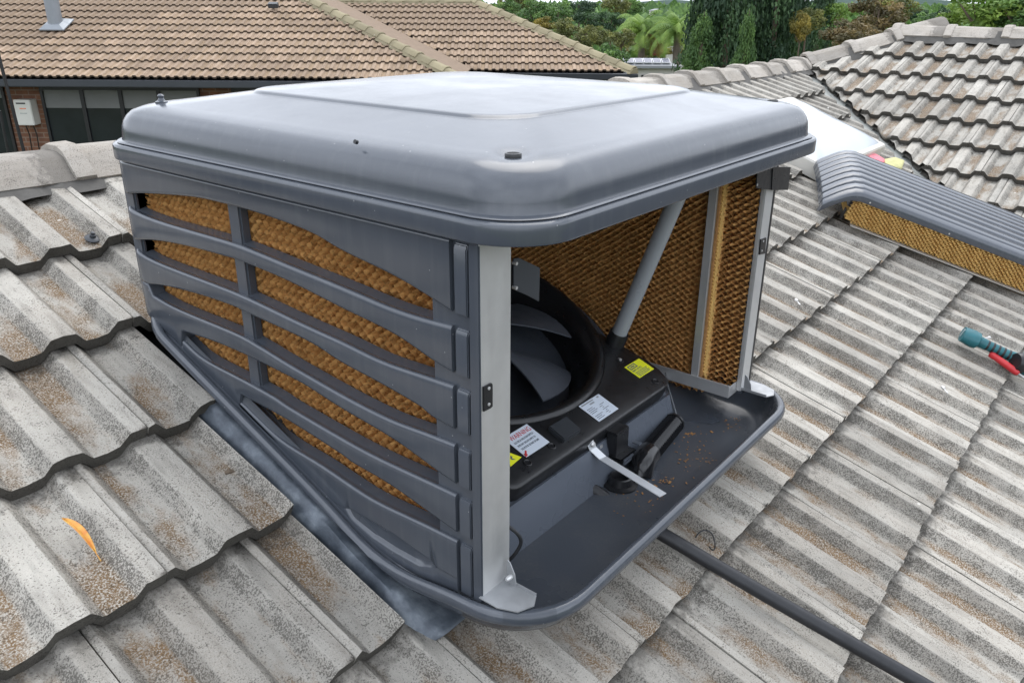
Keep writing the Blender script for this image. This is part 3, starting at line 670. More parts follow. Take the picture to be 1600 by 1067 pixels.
def louvre(side):
    """side = 0: the face at y = .018; 1: its mirror image on the far side"""
    my = (lambda y: .018+y) if side == 0 else (lambda y: Y1-.018-y)
    panel_V = []
    st = MB()                                                  # stile body = the part that carries the rest
    def bx(b, x0, x1, y0, y1, zl0, zl1, nn=12):
        rings = []
        for i in range(nn+1):
            x = x0+(x1-x0)*i/nn; a, c = (zl0(x) if callable(zl0) else zl0), (zl1(x) if callable(zl1) else zl1)
            rings.append([(x, my(y0), a), (x, my(y0), c), (x, my(y1), c), (x, my(y1), a)])
        return b.loft(rings)
    bx(st, -.206, -.1205, .009, .048 if side == 0 else .028, pbot, .934); bx(st, -.1215, -.1005, .0005, .050, pbot, .934)
    panel = st.build('louvre_panel', PL, cool, bevel=.0025)
    sl_ = MB(); bx(sl_, -1.148, -1.118, .018, .05, pbot, .93); sl_.build('stile', PL, panel, bevel=.0025)
    for i in range(6):
        top = None if i == 0 else f'L{i}'; bot = None if i == 5 else f'S{i}b'
        start = {0: PX0, 1: PX0, 2: PX0, 3: PX0, 4: -.988, 5: -.786}[i]
        if i == 3: start = -1.152
        xs = list(np.linspace(start, PXs, 84))
        rings = []
        for x in xs:
            zt = .9345 if top is None else ev(top, x)
            if i == 3 and x < -1.098: zt = ev('S2b', -1.10)+.001 if False else ev('S2b', x)-.0005
            zb = pbot(x) if bot is None else ev(bot, x)
            if i == 3 and x < -.985: zb = pbot(x)
            if i == 4 and x < -.785: zb = pbot(x)
            if i == 2 and x < -1.10: zb = ev('S2b', -1.10)-.0
            yo = 0
            if x < -1.12: t = min(1, (-1.12-x)/.036); yo = .032*(1-math.sqrt(max(0, 1-t*t)))
            if x > -.17: yo += 0.
            dp_ = .034
            f = [(dp_, zt+.0045), (.017, zt+.0012), (.012, zt+.0004), (.0088, zt+.0020), (.0055, zt+.0026), (.0024, zt+.0014), (.0005, zt-.0016), (0, zt-.008)] if i else [(dp_, zt), (.004, zt), (.001, zt-.002), (0, zt-.005), (0, zt-.006), (0, zt-.007), (0, zt-.010), (0, zt-.012)]
            if i == 5:
                pt = float(np.interp(x, [-.452, -.44, -.318, -.225, -.208], [.337, .341, .338, .326, .317])); pb = float(np.interp(x, [-.452, -.435, -.38, -.321, -.25, -.208], [.334, .320, .305, .300, .301, .316]))
                inn = .009 if -.447 < x < -.213 else 0
                pb = max(pb, zb+.006); pt = max(pt, pb+.006)
                f += [(0, pt+.004), (inn*.9, pt-.001), (inn, (pt*.55+pb*.45)), (inn*.9, pb+.004), (inn*.25, pb+.0005), (-.001 if inn else 0, pb-.003)]
            f += [(0, zb+.007), (.0012, zb+.002), (.004, zb), (dp_, zb+.006)]
            rings.append([(x, my(yo+a), z) for a, z in f])
        MB().loft(rings).build('slat', PL, panel, smooth=55)
        # pocket beside each slat
        xa, xb_ = -.1515, -.1255
        zt = .930 if i == 0 else ev(f'L{i}', -.152)+.001; zb = (pbot(-.14)+.004) if i == 5 else ev(f'S{i}b', -.151)-.002
        r_ = [(xa, my(.001), z) for z in (zb, zt)]
        b_ = MB(); b_.loft([[(xa, my(.012), zb), (xa, my(.0015), zb+.002), (xa, my(.0015), zt-.010), (xa, my(.005), zt-.002), (xa, my(.012), zt)], [(xb_, my(.012), zb), (xb_, my(.0015), zb+.002), (xb_, my(.0015), zt-.010), (xb_, my(.005), zt-.002), (xb_, my(.012), zt)]])
        b_.build('clip_pocket', PL, panel, bevel=.0018)
    mu = MB(); bx(mu, -.757, -.717, .014, .036, lambda x: pbot(x)+.06, .93, 4); mu.build('mullion', PL, panel, bevel=.004)
    V, F = corrugated(-1.115, -.195, lambda x: pbot(x)-.0, lambda x: .93, .045)
    sg = 1 if side == 0 else -1
    obj('cooling_pad', [(x, my(.037+d), z) for x, d, z in V], F, M['pad'], panel, smooth=40, fix=False)
    # added dark sheet behind the pad, standing for shade deep in its cells
    if side == 0:
        MB().b6(-1.12, -.19, my(.083), my(.086), .5, .93).build('pad_backdrop', M['flake_pad_shade'], panel)
    return panel
louvre(0)
pr_ = louvre(1)
# inside face of the far pad, its steel channel and tray
V, F = corrugated(-1.10, -.215, lambda x: zr(x)+.004, lambda x: .945, .040, pitch=.0125, lam=.0175, amp=.0064, flute=(.8, -.35))
obj('cooling_pad', [(x, 1.032+d, z) for x, d, z in V], F, M['pad'], cool, smooth=40, fix=False)
V, F = corrugated(-.194, -.108, lambda x: .305, lambda x: .93, .03, pitch=.0125, lam=.0175, amp=.0064, flute=(.8, -.35))
obj('cooling_pad', [(x, 1.066+d, z) for x, d, z in V], F, M['pad'], cool, smooth=40, fix=False)
MB().b6(-.196, -.108, 1.0965, 1.099, .33, .93).build('pad_backdrop', M['flake_pad_shade'], cool)  # these dark sheets are added in place of shade inside the cells
MB().b6(-1.1, -.215, 1.0735, 1.0765, .62, .93).build('pad_backdrop', M['flake_pad_shade'], cool)
MB().b6(-.62, -.215, 1.0765, 1.079, .33, .93).build('pad_backdrop', M['flake_pad_shade'], cool)
# cut pad edge: slanting flute lines
eb = MB()
for i in range(62):
    z = .33+i*.0096
    for j in range(1):
        eb.box((-.196, 1.048, z), (.004, .040, .0040), ax=[(1, 0, 0), (0, .55, -.835), (0, .835, .55)])
eb.build('pad_edge', M['padnew'], cool, smooth=0)
MB().b6(-.2035, -.1985, 1.030, 1.066, .33, .93).build('flute_gap_shade', M['flake_pad_shade'], cool)  # dark sheet added so the gaps between flute lines look shaded
ch = MB(); ch.b6(-.226, -.205, 1.0235, 1.026, .318, .945); ch.b6(-.2065, -.2045, 1.024, 1.045, .318, .945); ch.build('steel_channel', M['galv'], cool, bevel=.0006)
ty = MB(); ty.b6(-.46, -.113, 1.0215, 1.0235, .298, .334); ty.b6(-.46, -.113, 1.0235, 1.10, .298, .301); ty.b6(-.115, -.113, 1.0235, 1.10, .301, .330); ty.b6(-.46, -.113, 1.0185, 1.0215, .330, .334); ty.build('pad_tray', M['galv'], cool, bevel=.0007)
# back panel, the same moulding without the camera on it
bk = MB(); bk.b6(-1.160, -1.118, .05, 1.10, .86, .934); bk.b6(-1.160, -1.118, .05, 1.10, .62, .665); bk.b6(-1.160, -1.118, .03, .08, .62, .934); bk.b6(-1.160, -1.118, 1.07, 1.12, .62, .934); bk.b6(-1.160, -1.12, .08, 1.07, .735, .79)
back = bk.build('louvre_panel', PL, cool, bevel=.004)
V, F = corrugated(.07, 1.06, lambda x: .64, lambda x: .93, .04)
obj('cooling_pad', [(-1.115+d, x, z) for x, d, z in V], F, M['pad'], back, smooth=40, fix=False)
# corner posts (folded galvanised sheet)
def lpost(y0, y1, inner, zlo):
    b = MB(); b.b6(-.103, -.100, y0, y1, zlo, .945)
    yy = y1 if inner > 0 else y0
    b.b6(-.155 if inner > 0 else -.112, -.103, yy-.0015, yy+.0015, zlo, .945)
    return b.build('corner_post', M['galv'], cool, bevel=.0006)
p1 = lpost(.0205, .092, 1, .300); p2 = lpost(1.068, 1.116, -1, .305)
MB().b6(-.104, -.0995, 1.1185, 1.1275, .30, .945).build('seal_strip', M['black'], cool)
# hinge plates with two screws each
def plate(px, x, m, parent, th=.003, name='hinge_plate', n=(1, 0, 0)):
    P = [hit(*q, (x, 0, 0), n) for q in px]; return MB().prism(P, np.array(n)*th).build(name, m, parent, bevel=.0006)
hp = plate([(753.5, 604), (766, 597.5), (768, 600), (768, 634), (765, 637), (754, 642.5)], -.0998, M['black'], p1)
for q in [(763.5, 606.5), (763.5, 631.5)]: MB().lathe([(.0001, 0), (.0028, 0), (.0028, .0016), (.0015, .0022), (.0001, .0022)], hit(*q, (-.0968, 0, 0), (1, 0, 0)), (1, 0, 0), 10).build('screw', M['galv'], hp)
hp = plate([(1187, 374), (1196, 371), (1194, 396), (1185, 398)], -.0998, M['black'], p2)
for q in [(1192.5, 377), (1190, 392)]: MB().lathe([(.0001, 0), (.0028, 0), (.0028, .0016), (.0001, .0022)], hit(*q, (-.0968, 0, 0), (1, 0, 0)), (1, 0, 0), 10).build('screw', M['galv'], hp)
# top brackets
b1 = plate([(801, 404), (810, 403), (842.5, 418.5), (841, 471), (822, 461), (801, 452)], -.118, M['gutter'], p1, .002, 'bracket')
for q in [(803, 411), (803, 449)]: MB().lathe([(.0001, -.002), (.003, -.002), (.003, .006), (.0001, .006)], hit(*q, (-.116, 0, 0), (1, 0, 0)), (1, 0, 0), 8).build('screw', M['galv'], b1)
b2 = plate([(1182, 262), (1207, 258), (1206, 297), (1180, 294)], -.085, M['black'], p2, .003, 'bracket')
plate([(1206, 261), (1234, 261), (1229.5, 297), (1204, 297)], -.083, M['black'], b2, .003, 'bracket_wing')
MB().lathe([(.0001, 0), (.003, 0), (.003, .002), (.0001, .002)], hit(1182.5, 289, (-.081, 0, 0), (1, 0, 0)), (1, 0, 0), 8).build('screw', M['galv'], b2)
# bottom corner brackets
for sgn, yb_ in ((1, .018), (-1, 1.132)):
    f = lambda x, d: (x, yb_+sgn*d, .3085)
    g = MB().prism([f(-.104, -.004), f(-.104, .062), f(-.030, .062), f(-.018, .040), f(-.030, .010), f(-.064, -.004)], (0, 0, .0022))
    g.b6(-.104, -.030, yb_+sgn*.0615-.001, yb_+sgn*.0615+.001, .3085, .3155)
    cb = g.build('corner_bracket', M['dullsteel'], cool, smooth=0)
    u_ = MB().prism([(-.094, yb_+sgn*.058, .3107), (-.094, yb_+sgn*.060, .355), (-.088, yb_+sgn*.060, .352), (-.076, yb_+sgn*.059, .332), (-.072, yb_+sgn*.058, .3107)], (0, sgn*.0022, 0)); u_.build('bracket_tab', M['dullsteel'], cb, smooth=0)
    MB().lathe([(.0001, -.004), (.005, -.004), (.005, .004), (.003, .010), (.0001, .010)], (-.084, yb_+sgn*.056, .326), (0, -sgn, 0), 10).build('bolt', M['galv'], cb)
# loop of cable behind the near post
MB().tube(catmull([(-.13, .100, .41), (-.105, .118, .385), (-.10, .124, .36), (-.112, .113, .33), (-.13, .11, .315)], 6), .0035, 8).build('cable', M['hose'], cool)
# strap, drain, float valve, bellows hose, spring wire
sp = [onx(921, 690, -.214)+[.001, 0, 0], onx(927, 702, -.212), onz(942, 716, .310), onz(986, 743, .306), onz(1036, 774, .302)]
wv = np.array([.010, .006, 0]); wv = np.array([.2, .98, 0])*.0105
sb = MB(); rings = [[p-wv, p+wv, p+wv+[0, 0, .0018], p-wv+[0, 0, .0018]] for p in sp]; sb.loft(rings); strap = sb.build('strap', M['alu'], cool, smooth=20)
MB().lathe([(.0001, 0), (.007, 0), (.007, .003), (.004, .006), (.0001, .006)], onx(925.5, 694, -.211), (1, 0, .3), 12).build('bolt', M['galv'], strap)
dc = np.array([-.172, .570, zf(-.16)])
MB().lathe([(.040, -.002), (.040, .004), (.030, .007), (.026, .022), (.0225, .024), (.0205, .020), (.0205, .004), (.0001, .004)], dc+[.012, 0, 0], (0, 0, 1), 28).build('drain', M['black'], cool)
vb = MB(); vb.b6(-.214, -.186, .585, .640, .262, .352); vb.b6(-.206, -.168, .580, .648, .290, .294); vb.b6(-.196, -.174, .598, .632, .262, .286); va = vb.build('float_valve', M['black'], cool, bevel=.0025)
for z in (.270, .279): MB().b6(-.1745, -.170, .600, .640, z, z+.004).build('valve_fin', M['fan'], va)
MB().b6(-.1855, -.165, .655, .668, .300, .303).build('valve_fin', M['fan'], va)
MB().b6(-.2135, -.2105, .556, .567, .292, .326).build('valve_bracket', M['galv'], cool)
ha, hb = onz(1053, 661, .268), onz(1014, 708, .266); nn = 84; pts = []; rad = []
for i in range(nn+1): t = i/nn; pts.append(ha+(hb-ha)*t); rad.append(.0238+.0026*math.cos(2*math.pi*i/5) if 2 < i < nn-2 else .0235)
bh = MB().tube(pts, rad, 20).build('bellows_hose', M['gloss'], cool, smooth=60)
el = catmull([hb, hb+(hb-ha)*.13, hb+(hb-ha)*.26+[.002, 0, -.006], hb+(hb-ha)*.33+[.004, 0, -.028]], 6)
MB().tube(el, .0290, 22).build('elbow', M['gloss'], bh, smooth=60)
MB().tube([ha+(hb-ha)*-.02, ha+(hb-ha)*.02], .0268, 20).build('hose_collar', M['black'], bh)
MB().tube([ony(1040, 583, 1.018), onz(1046, 620, .30)*.5+ony(1040, 583, 1.018)*.5, ha+[0, .012, .016]], .0022, 8).build('tie_wire', M['zinc'], cool)
MB().tube([ony(1018, 585, 1.012), ony(1040, 592, 1.012)], .006, 10).build('wire_toggle', M['alu'], cool)
# raised rib moulded in the tank floor
MB().prism([onz(*q, .2365) for q in [(1062, 640), (1075, 632), (1126, 659), (1110, 664), (1064, 660), (1063, 655)]], (0, 0, .006)).build('floor_rib', M['tank'], cool, bevel=.0028)

# ------------------------------------------------------------ dirt lying in the tank
fb = MB(); rg = random.Random(11)
for i in range(170):
    cl = rg.choice([(1078, 678, 10, 5), (1145, 660, 12, 14), (1040, 752, 14, 8), (1085, 700, 34, 28), (1085, 720, 30, 30), (1000, 790, 50, 30)])
    u_, v_ = rg.gauss(cl[0], cl[2]*.6), rg.gauss(cl[1], cl[3]*.6)
    p = onz(u_, v_, .2375)
    if not (-.16 < p[0] < -.030 and .2 < p[1] < 1.08): continue
    s_ = rg.uniform(.0008, .0022) if i > 14 else rg.uniform(.002, .0045); t = rg.uniform(0, 6.3)
    e1 = np.array([math.cos(t), math.sin(t), rg.uniform(-.2, .2)]); e2 = np.array([-math.sin(t), math.cos(t), rg.uniform(-.2, .4)]); e3 = np.cross(e1, e2)
    fb.box(p+[0, 0, .0015], (s_*2.2, s_*1.1, s_*.3), ax=[e1, e2, e3])
fo = fb.build('debris', M['flake_pad_shade'], None, smooth=0); tag(fo, 'brown bark flakes and grit lying in the open tank', 'debris', kind='stuff')

# ------------------------------------------------------------ lead flashing and duct box under the cooler
V = []; F = []; nu, nv = 16, 34; rg = random.Random(2)
for j in range(nv):
    v = -.99+(.802)*j/(nv-1)
    tail = max(0, (v+.27)/.08); tail = min(1, tail)
    for i in range(nu):
        u = -.0405+.41*i/(nu-1); u = u + .016*tail*tail*(1 if i < 2 else 0)
        vv = v - (.05*math.exp(-((u+.05)/.03)**2) if j == nv-1 else 0)
        h = -.026+.003*math.sin(u*41+v*9)+.0025*math.sin(v*33+u*14)+rg.uniform(-.0012, .0012)
        if i == 0: u = -.0415; h -= .045
        V.append(np.array([vv*math.cos(A), u, Z0-vv*math.sin(A)])+RN*(h+.010))
for j in range(nv-1):
    for i in range(nu-1): a = j*nu+i; F.append((a, a+1, a+nu+1, a+nu))
fl = obj('lead_flashing', V, F, M['lead'], smooth=60); sm = fl.modifiers.new('thickness', 'SOLIDIFY'); sm.thickness = .002
tag(fl, 'dark lead flashing sheet dressed over the tiles beside the cooler', 'flashing')
db = MB(); P = []
for zoff in (0, 1):
    P.append([(x, y, (roofz(x)-.05 if zoff == 0 else zf(x)-.03)) for x, y in ((-.95, .2), (-.30, .2), (-.30, .95), (-.95, .95))])
db.loft(P).build('duct_box', M['lead'], cool, smooth=0)

# ------------------------------------------------------------ things on the roof
def rp_(u, v, h=0): return onroof(u, v, h)
pa, pb_, pc = rp_(1010, 819, .020), rp_(1200, 931, .019), rp_(1440, 1068, .019)
e = (pc-pa)
pp = catmull([pa-e*.25+RN*.01, pa, pb_, pc, pc+e*.55, pc+e*1.1], 10)
tag(MB().tube(pp, .0158, 20).build('drain_pipe', M['hose'], None), 'black plastic pipe running down the tiles from the cooler', 'pipe')
ct = [rp_(*q, .004) for q in [(1085, 842), (1090, 836), (1100, 833), (1110, 836), (1116, 845), (1117, 855), (1112, 861), (1105, 858)]]
ct = [p+RN*(.006+.006*math.sin(i)) for i, p in enumerate(ct)]
ctm = MB().tube(catmull(ct, 4), .0018, 6); tag(ctm.build('cable_tie', M['black'], None), 'curled black cable tie beside the black pipe', 'cable tie')
c = rp_(145, 374, -.026)
b = MB().lathe([(.0001, 0), (.019, 0), (.020, .003), (.016, .0055), (.008, .007), (.0075, .013), (.0055, .014), (.005, .020), (.003, .021), (.0001, .021)], c+RN*0.001, RN, 20)
tag(b.build('roof_screw', M['gutter'], None), 'dark grey screw cap lying on a tile near the ridge', 'screw')
# dry leaf
la, lb = rp_(97, 813, -.018), rp_(158, 876, -.018); e = lb-la; L_ = np.linalg.norm(e); e /= L_; sd_ = np.cross(RN, e)
V = []; F = []
for i in range(15):
    t = i/14; wv_ = .0068*math.sin(math.pi*min(1, t/.86)**.8)**.7 if t < .86 else .0008; cen = la+e*L_*t+sd_*.006*math.sin(t*3.2)+RN*(.004+.007*math.sin(t*5))
    for s_ in (-1, -.5, 0, .5, 1): V.append(cen+sd_*wv_*s_+RN*.004*abs(s_))
for i in range(14):
    for j in range(4): a = i*5+j; F.append((a, a+1, a+6, a+5))
lf = obj('fallen_leaf', V, F, M['leaf'], smooth=60); sm = lf.modifiers.new('thickness', 'SOLIDIFY'); sm.thickness = .0006
tag(lf, 'orange and yellow fallen leaf lying on a roof tile', 'leaf')
q0, q1 = rp_(352, 739, -.024), rp_(366, 737, -.02)
tag(MB().tube([q0, (q0+q1)/2+RN*.004, q1+RN*.002], [.0035, .005, .002], 6).build('twig', M['bark'], None), 'tiny grey twig lying on a tile by the flashing', 'twig')
for q, l_ in (((1243, 468), 'small bright screw lying on a tile right of the cooler'), ((1472, 604), 'tiny silver screw lying on a tile near the red screwdriver')):
    c = rp_(*q, .002); d_ = rp_(q[0]+6, q[1]+7, .002)-c; d_ /= np.linalg.norm(d_)
    tag(MB().tube([c, c+d_*.012, c+d_*.0125, c+d_*.034], [.006, .006, .0025, .0025], 8).build('loose_screw', M['galv'], None), l_, 'screw')

# removed louvre panel lying face up
RPO = rp_(1316, 347, .0); RE = rp_(1595, 457, .0)-RPO; RE /= np.linalg.norm(RE); RS = np.cross(RN, RE)
if RS@HF < 0: RS = -RS
def rpp(a, s, h): return RPO+RE*a+RS*s+RN*h
rpan = thing('louvre_panel', RPO, 'detached charcoal louvre panel lying face up on the tiles with its pad showing', 'louvre panel')
LN, WD = 1.02, .62
cs = []                                                      # cross-section over s: ribs
def shell_h(a):
    if a < .02: t = max(0, min(1, (a+.13)/.15)); return .060+.105*math.sin(t*math.pi/2)
    if a > LN-.05: t = (LN+.07-a)/.12; return .06+.105*math.sin(max(0, min(1, t))*math.pi/2)
    return .165
def curve_s(a): return -.012-.03*max(0, (.05-a)/.2)**1.5
av = [-.13, -.122, -.105, -.08, -.05, -.02, .02, .06, .16, .3, .5, .7, .9, LN-.02, LN+.02, LN+.06]
nrib = 8
edge = MB(); rings = []
for a in av:
    h = shell_h(a); s0 = curve_s(a)
    rings.append([rpp(a, s0, h-.042), rpp(a, s0-.003, h-.026), rpp(a, s0, h-.008), rpp(a, s0+.008, h), rpp(a, s0+.045, h+.004), rpp(a, s0+.050, h-.01), rpp(a, s0+.050, h-.055)])
edge.loft(rings).build('panel_rim', PL, rpan, smooth=45)
for i in range(nrib):
    sa = .052+i*(WD-.06)/nrib; rings = []
    for a in av:
        h = shell_h(a)+.004+.010*math.sin(math.pi*(i+.5)/nrib); s0 = curve_s(a)+sa; wd = (WD-.06)/nrib
        rings.append([rpp(a, s0+.011, h-.04), rpp(a, s0+.010, h-.010), rpp(a, s0+.013, h-.003), rpp(a, s0+.020, h), rpp(a, s0+wd*.85, h+.001), rpp(a, s0+wd-.004, h-.002), rpp(a, s0+wd, h-.008), rpp(a, s0+wd, h-.04)])
    MB().loft(rings).build('slat', PL, rpan, smooth=45)
for i, a in enumerate((.0, .34, .70, LN-.1)):
    MB().box(rpp(a, WD/2, .085), (.02, WD-.06, .03), ax=[RE, RS, RN]).build('cross_rib', PL, rpan)
for a in (.06, .44, .82): MB().lathe([(.0001, 0), (.004, 0), (.004, .002), (.0001, .003)], rpp(a, curve_s(a)-.002, .135), -RS, 8).build('rivet', M['galv'], rpan)
V, F = corrugated(.0, .965, lambda x: .012 if .03 < x < .9 else .035, lambda x: .126, .025, pitch=.0125, lam=.0175, amp=.0066, flute=(.8, .8), res=5)
# the pad edge faces the lens: sheets stand across the panel
obj('cooling_pad', [rpp(x, -.010+d, z) for x, d, z in V], F, M['padnew'], rpan, smooth=40, fix=False)
MB().box(rpp(.48, .295, .060), (.95, .56, .09), ax=[RE, RS, RN]).build('pad_backdrop', M['padnew'], rpan)
MB().box(rpp(.50, -.008, .005), (.93, .03, .003), ax=[RE, RS, RN]).build('steel_channel', M['galv'], rpan)
MB().box(rpp(-.012, .02, .035), (.006, .03, .05), ax=[RE, RS, RN]).build('latch', M['black'], rpan)

# skylight
skl = thing('skylight', (-.95, 3.85, roofz(-.95)), 'white domed skylight with cream frame behind the cooler', 'skylight')
def skp(x, y, h): return np.array([x, y, roofz(x)])+RN*h
fr_ = MB(); rings = []
for ins, h in ((.0, -.03), (0, .045), (.006, .055), (.03, .058), (.05, .055), (.05, .02)):
    rings.append([skp(x, y, h) for x, y in rrect(-1.38+ins, -.745-ins, 3.50+ins, 4.54-ins, .02, 3, 2)])
fr_.loft(rings).build('frame', M['cream'], skl, smooth=30)
rings = []
for t in np.linspace(0, 1, 9):
    ins = .03+.28*t; h = .057+.050*math.sin(t*math.pi/2)**.8
    rings.append([skp(x, y, h) for x, y in rrect(-1.38+ins, -.745-ins, 3.50+ins, 4.54-ins, .05*(1-t)+.003, 5, 4)])
MB().loft(rings).build('dome', M['white'], skl, smooth=60)
# cloths beyond the removed panel
def cloth(px, m, name, label):
    P = [rp_(*q, .02) for q in px]; c = sum(P)/len(P); rings = [[c+(p-c)*s_+RN*(.010*(1-s_**2)+.004*math.sin(7*i+s_*9)) for i, p in enumerate(P)] for s_ in (1, .8, .5, .15)]
    rings = [[p-RN*.015 for p in rings[0]]]+rings
    tag(MB().loft(rings).build(name, m, None, smooth=60), label, 'cloth')
cloth([(1352, 240), (1368, 241), (1384, 250), (1380, 256), (1362, 252), (1350, 246)], M['pink'], 'folded_cloth', 'small pink cloth on the tiles behind the removed panel')
cloth([(1382, 249), (1398, 246), (1414, 251), (1410, 262), (1396, 262), (1384, 256)], M['sponge'], 'folded_cloth', 'pale yellow cloth on the tiles beside the pink cloth')

# drill and screwdriver
dr0, dr1 = rp_(1524, 531, .035), rp_(1592, 562, .04); e = dr1-dr0; e /= np.linalg.norm(e); sdv = np.cross(RN, e)
drill = thing('cordless_drill', rp_(1560, 545), 'teal and black cordless drill lying on its side on the tiles', 'drill')
bt_ = MB().loft([[dr0+e*t+(sdv*math.cos(q)*r1+RN*math.sin(q)*r2) for q in np.linspace(0, 2*math.pi, 14, endpoint=False)] for t, r1, r2 in ((-.052, .022, .016), (-.05, .040, .028), (-.01, .044, .032), (.008, .040, .030), (.014, .022, .02))])
bt_.build('battery', M['teal'], drill, smooth=40)
MB().box(dr0-e*.051+RN*.004, (.004, .010, .034), ax=[e, sdv, RN]).build('battery_tab', M['pvf'], drill, bevel=.001)
MB().tube([dr0+e*t for t in (.01, .05, .12, .165)], [.022, .0195, .019, .024], 18).build('handle', M['teal'], drill, smooth=60)
mc = dr0+e*.225+RN*.004
for t_ in (.03, .05, .07, .09, .11): MB().lathe([(.0200, -.004), (.0212, 0), (.0200, .004)], dr0+e*(t_+.015), e, 18).build('grip_rib', M['black'], drill)
MB().box(dr0+e*.155-sdv*.022, (.022, .016, .014), ax=[e, sdv, RN]).build('trigger', M['black'], drill, bevel=.003)
for t_ in (-.01, .008, .026): MB().lathe([(.040, -.003), (.0425, 0), (.040, .003)], mc+(sdv*.45+e*.85)*t_, sdv*.45+e*.85, 20).build('vent_rib', M['fan'], drill)
MB().lathe([(.0001, -.09), (.031, -.09), (.038, -.075), (.040, -.02), (.038, .02), (.030, .07), (.016, .10), (.0001, .10)], mc, sdv*.45+e*.85, 24).build('motor_housing', M['black'], drill, smooth=40)
MB().lathe([(.039, -.060), (.0425, -.055), (.0425, -.035), (.039, -.030)], mc, sdv*.45+e*.85, 24, closed=True).build('motor_band', M['teal'], drill)
MB().tube([dr0+e*.03+sdv*.04+RN*.002, dr0+e*.05+sdv*.075, dr0+e*.055+sdv*.083], [.003, .003, .006], 8).build('belt_hook', M['galv'], drill)
s0, s1 = rp_(1547, 552, .016), rp_(1592, 584, .016); e2 = s1-s0; L_ = np.linalg.norm(e2)
scd = thing('screwdriver', s0, 'red handled screwdriver lying beside the cordless drill', 'screwdriver')
MB().tube([s0+e2*t for t in (0, .03, .12, .2, .85, .95, 1)], [.009, .014, .0145, .0125, .0135, .012, .006], 14).build('handle', M['redtool'], scd, smooth=60)
MB().tube([s0+e2*1., s0+e2*1.9], .0035, 8).build('blade', M['galv'], scd)

# ------------------------------------------------------------ the neighbouring house
ND, NZ, NP = 15., .0, math.atan(.385)
nb = thing('neighbour_house', sdz(-5, 18, -2.6), 'brick house with tan concrete tiled hip roof beyond the ridge', 'house')
def npnt(s, D, z): return sdz(s, D, z)
tn = math.tan(NP)
E1, E2 = ND, ND+2.2; SC1, SC2 = -.96, 2.40; RUN1, RUN2 = 5.0, 3.35
k1 = NZ+RUN1*tn; k2 = NZ+RUN2*tn
dV = [npnt(-20, E1, NZ-.07), npnt(SC1, E1, NZ-.07), npnt(SC1-RUN1, E1+RUN1, k1-.07), npnt(-20, E1+RUN1, k1-.07),
      npnt(SC1, E2, NZ-.07), npnt(SC1-RUN2, E2+RUN2, k2-.07), npnt(SC2, E2, NZ-.07), npnt(SC2-RUN2, E2+RUN2, k2-.07), npnt(SC2, E2+2*RUN2, NZ-.07), npnt(SC1-RUN2, E2+2*RUN2, NZ-.07), npnt(-20, E1+2*RUN1, NZ-.07), npnt(SC1, E1+2*RUN1, NZ-.07)]
nroof = MB().add(dV, [(0, 1, 2, 3), (1, 4, 5, 2), (4, 6, 7, 5), (6, 8, 7), (7, 8, 9, 5), (3, 2, 11, 10), (2, 5, 9, 11)]).build('roof', M['dark'], nb, smooth=0)
wl_ = MB(); nwal = MB()
def nbox(b, s0, s1, d0, d1, z0, z1): b.box((npnt((s0+s1)/2, (d0+d1)/2, (z0+z1)/2)), (s1-s0, d1-d0, z1-z0), ax=[HS, HF, (0, 0, 1)]); return b
nwall = nbox(nbox(MB(), -19.5, SC1-.5, E1+.5, E1+2*RUN1-.5, -2.6, NZ-.13), SC1-.5, SC2-.5, E2+.5, E2+2*RUN2-.5, -2.6, NZ-.13)
# the brick pattern needs coordinates along the wall
wo_ = bpy.data.objects.new('wall', fixn(mk('wall', [((np.array(v)-CAM)@HS, v[2], (np.array(v)-CAM)@HF) for v in nwall.V], nwall.F, M['brick'], 0)))
wo_.matrix_basis = Matrix(((HS[0], 0, HF[0], CAM[0]), (HS[1], 0, HF[1], CAM[1]), (0, 1, 0, 0), (0, 0, 0, 1))); COL.objects.link(wo_); wo_.parent = nb; wo_.matrix_parent_inverse = nb.matrix_basis.inverted()
gt = nbox(MB(), -20, SC1+.12, E1-.13, E1+.02, NZ-.14, NZ-.025); nbox(gt, SC1-.0, SC1+.12, E1+.02, E2-.13, NZ-.14, NZ-.025); nbox(gt, SC1+.12, SC2+.12, E2-.13, E2+.02, NZ-.14, NZ-.025); gt.build('gutter', M['gutter'], nb, bevel=.012)
sf = nbox(MB(), -20, SC1, E1+.02, E1+.5, NZ-.16, NZ-.14); nbox(sf, SC1, SC2, E2+.02, E2+.5, NZ-.16, NZ-.14); sf.build('soffit', M['gutter'], nb, smooth=0)
# tiles
ntv = [tile_mesh('roof_tile', M['ntile'], 20+s, coarse=True) for s in range(3)]
NN = -HF*math.sin(NP)+np.array([0, 0, math.cos(NP)]); NUP = HF*math.cos(NP)+np.array([0, 0, math.sin(NP)])
lst = []
rg = random.Random(9)
for sec, (D0, sl, sr, run) in enumerate(((E1, -12.6, SC1, 4.2), (E2, -4.6, SC2, RUN2))):
    r_ = 0
    while (r_*G)*math.cos(NP) < run-.05:
        for c_ in range(int((sr-sl)/.3)+2):
            s_ = sl+.3*c_+.15*(r_ % 2); d0 = r_*G*math.cos(NP)
            if s_ > sr-d0: continue
            if sec == 1 and s_+.3 < SC1-d0: continue
            P = npnt(s_, D0+d0, NZ+r_*G*math.sin(NP)+.02)+NN*.04
            lst.append((np.linalg.norm(P-CAM), sec, P, s_, d0, sr))
        r_ += 1
lst.sort(key=lambda q: q[0]); rest = MB(); ra = [[], [], []]
vis = []
for it in lst:
    d = it[2]-CAM; zc = d@fw; px, py = 800+FPX*(d@rt)/zc, 533-FPX*(d@up)/zc
    vis.append(-60 < px < 1660 and py > -40)
nin = 0
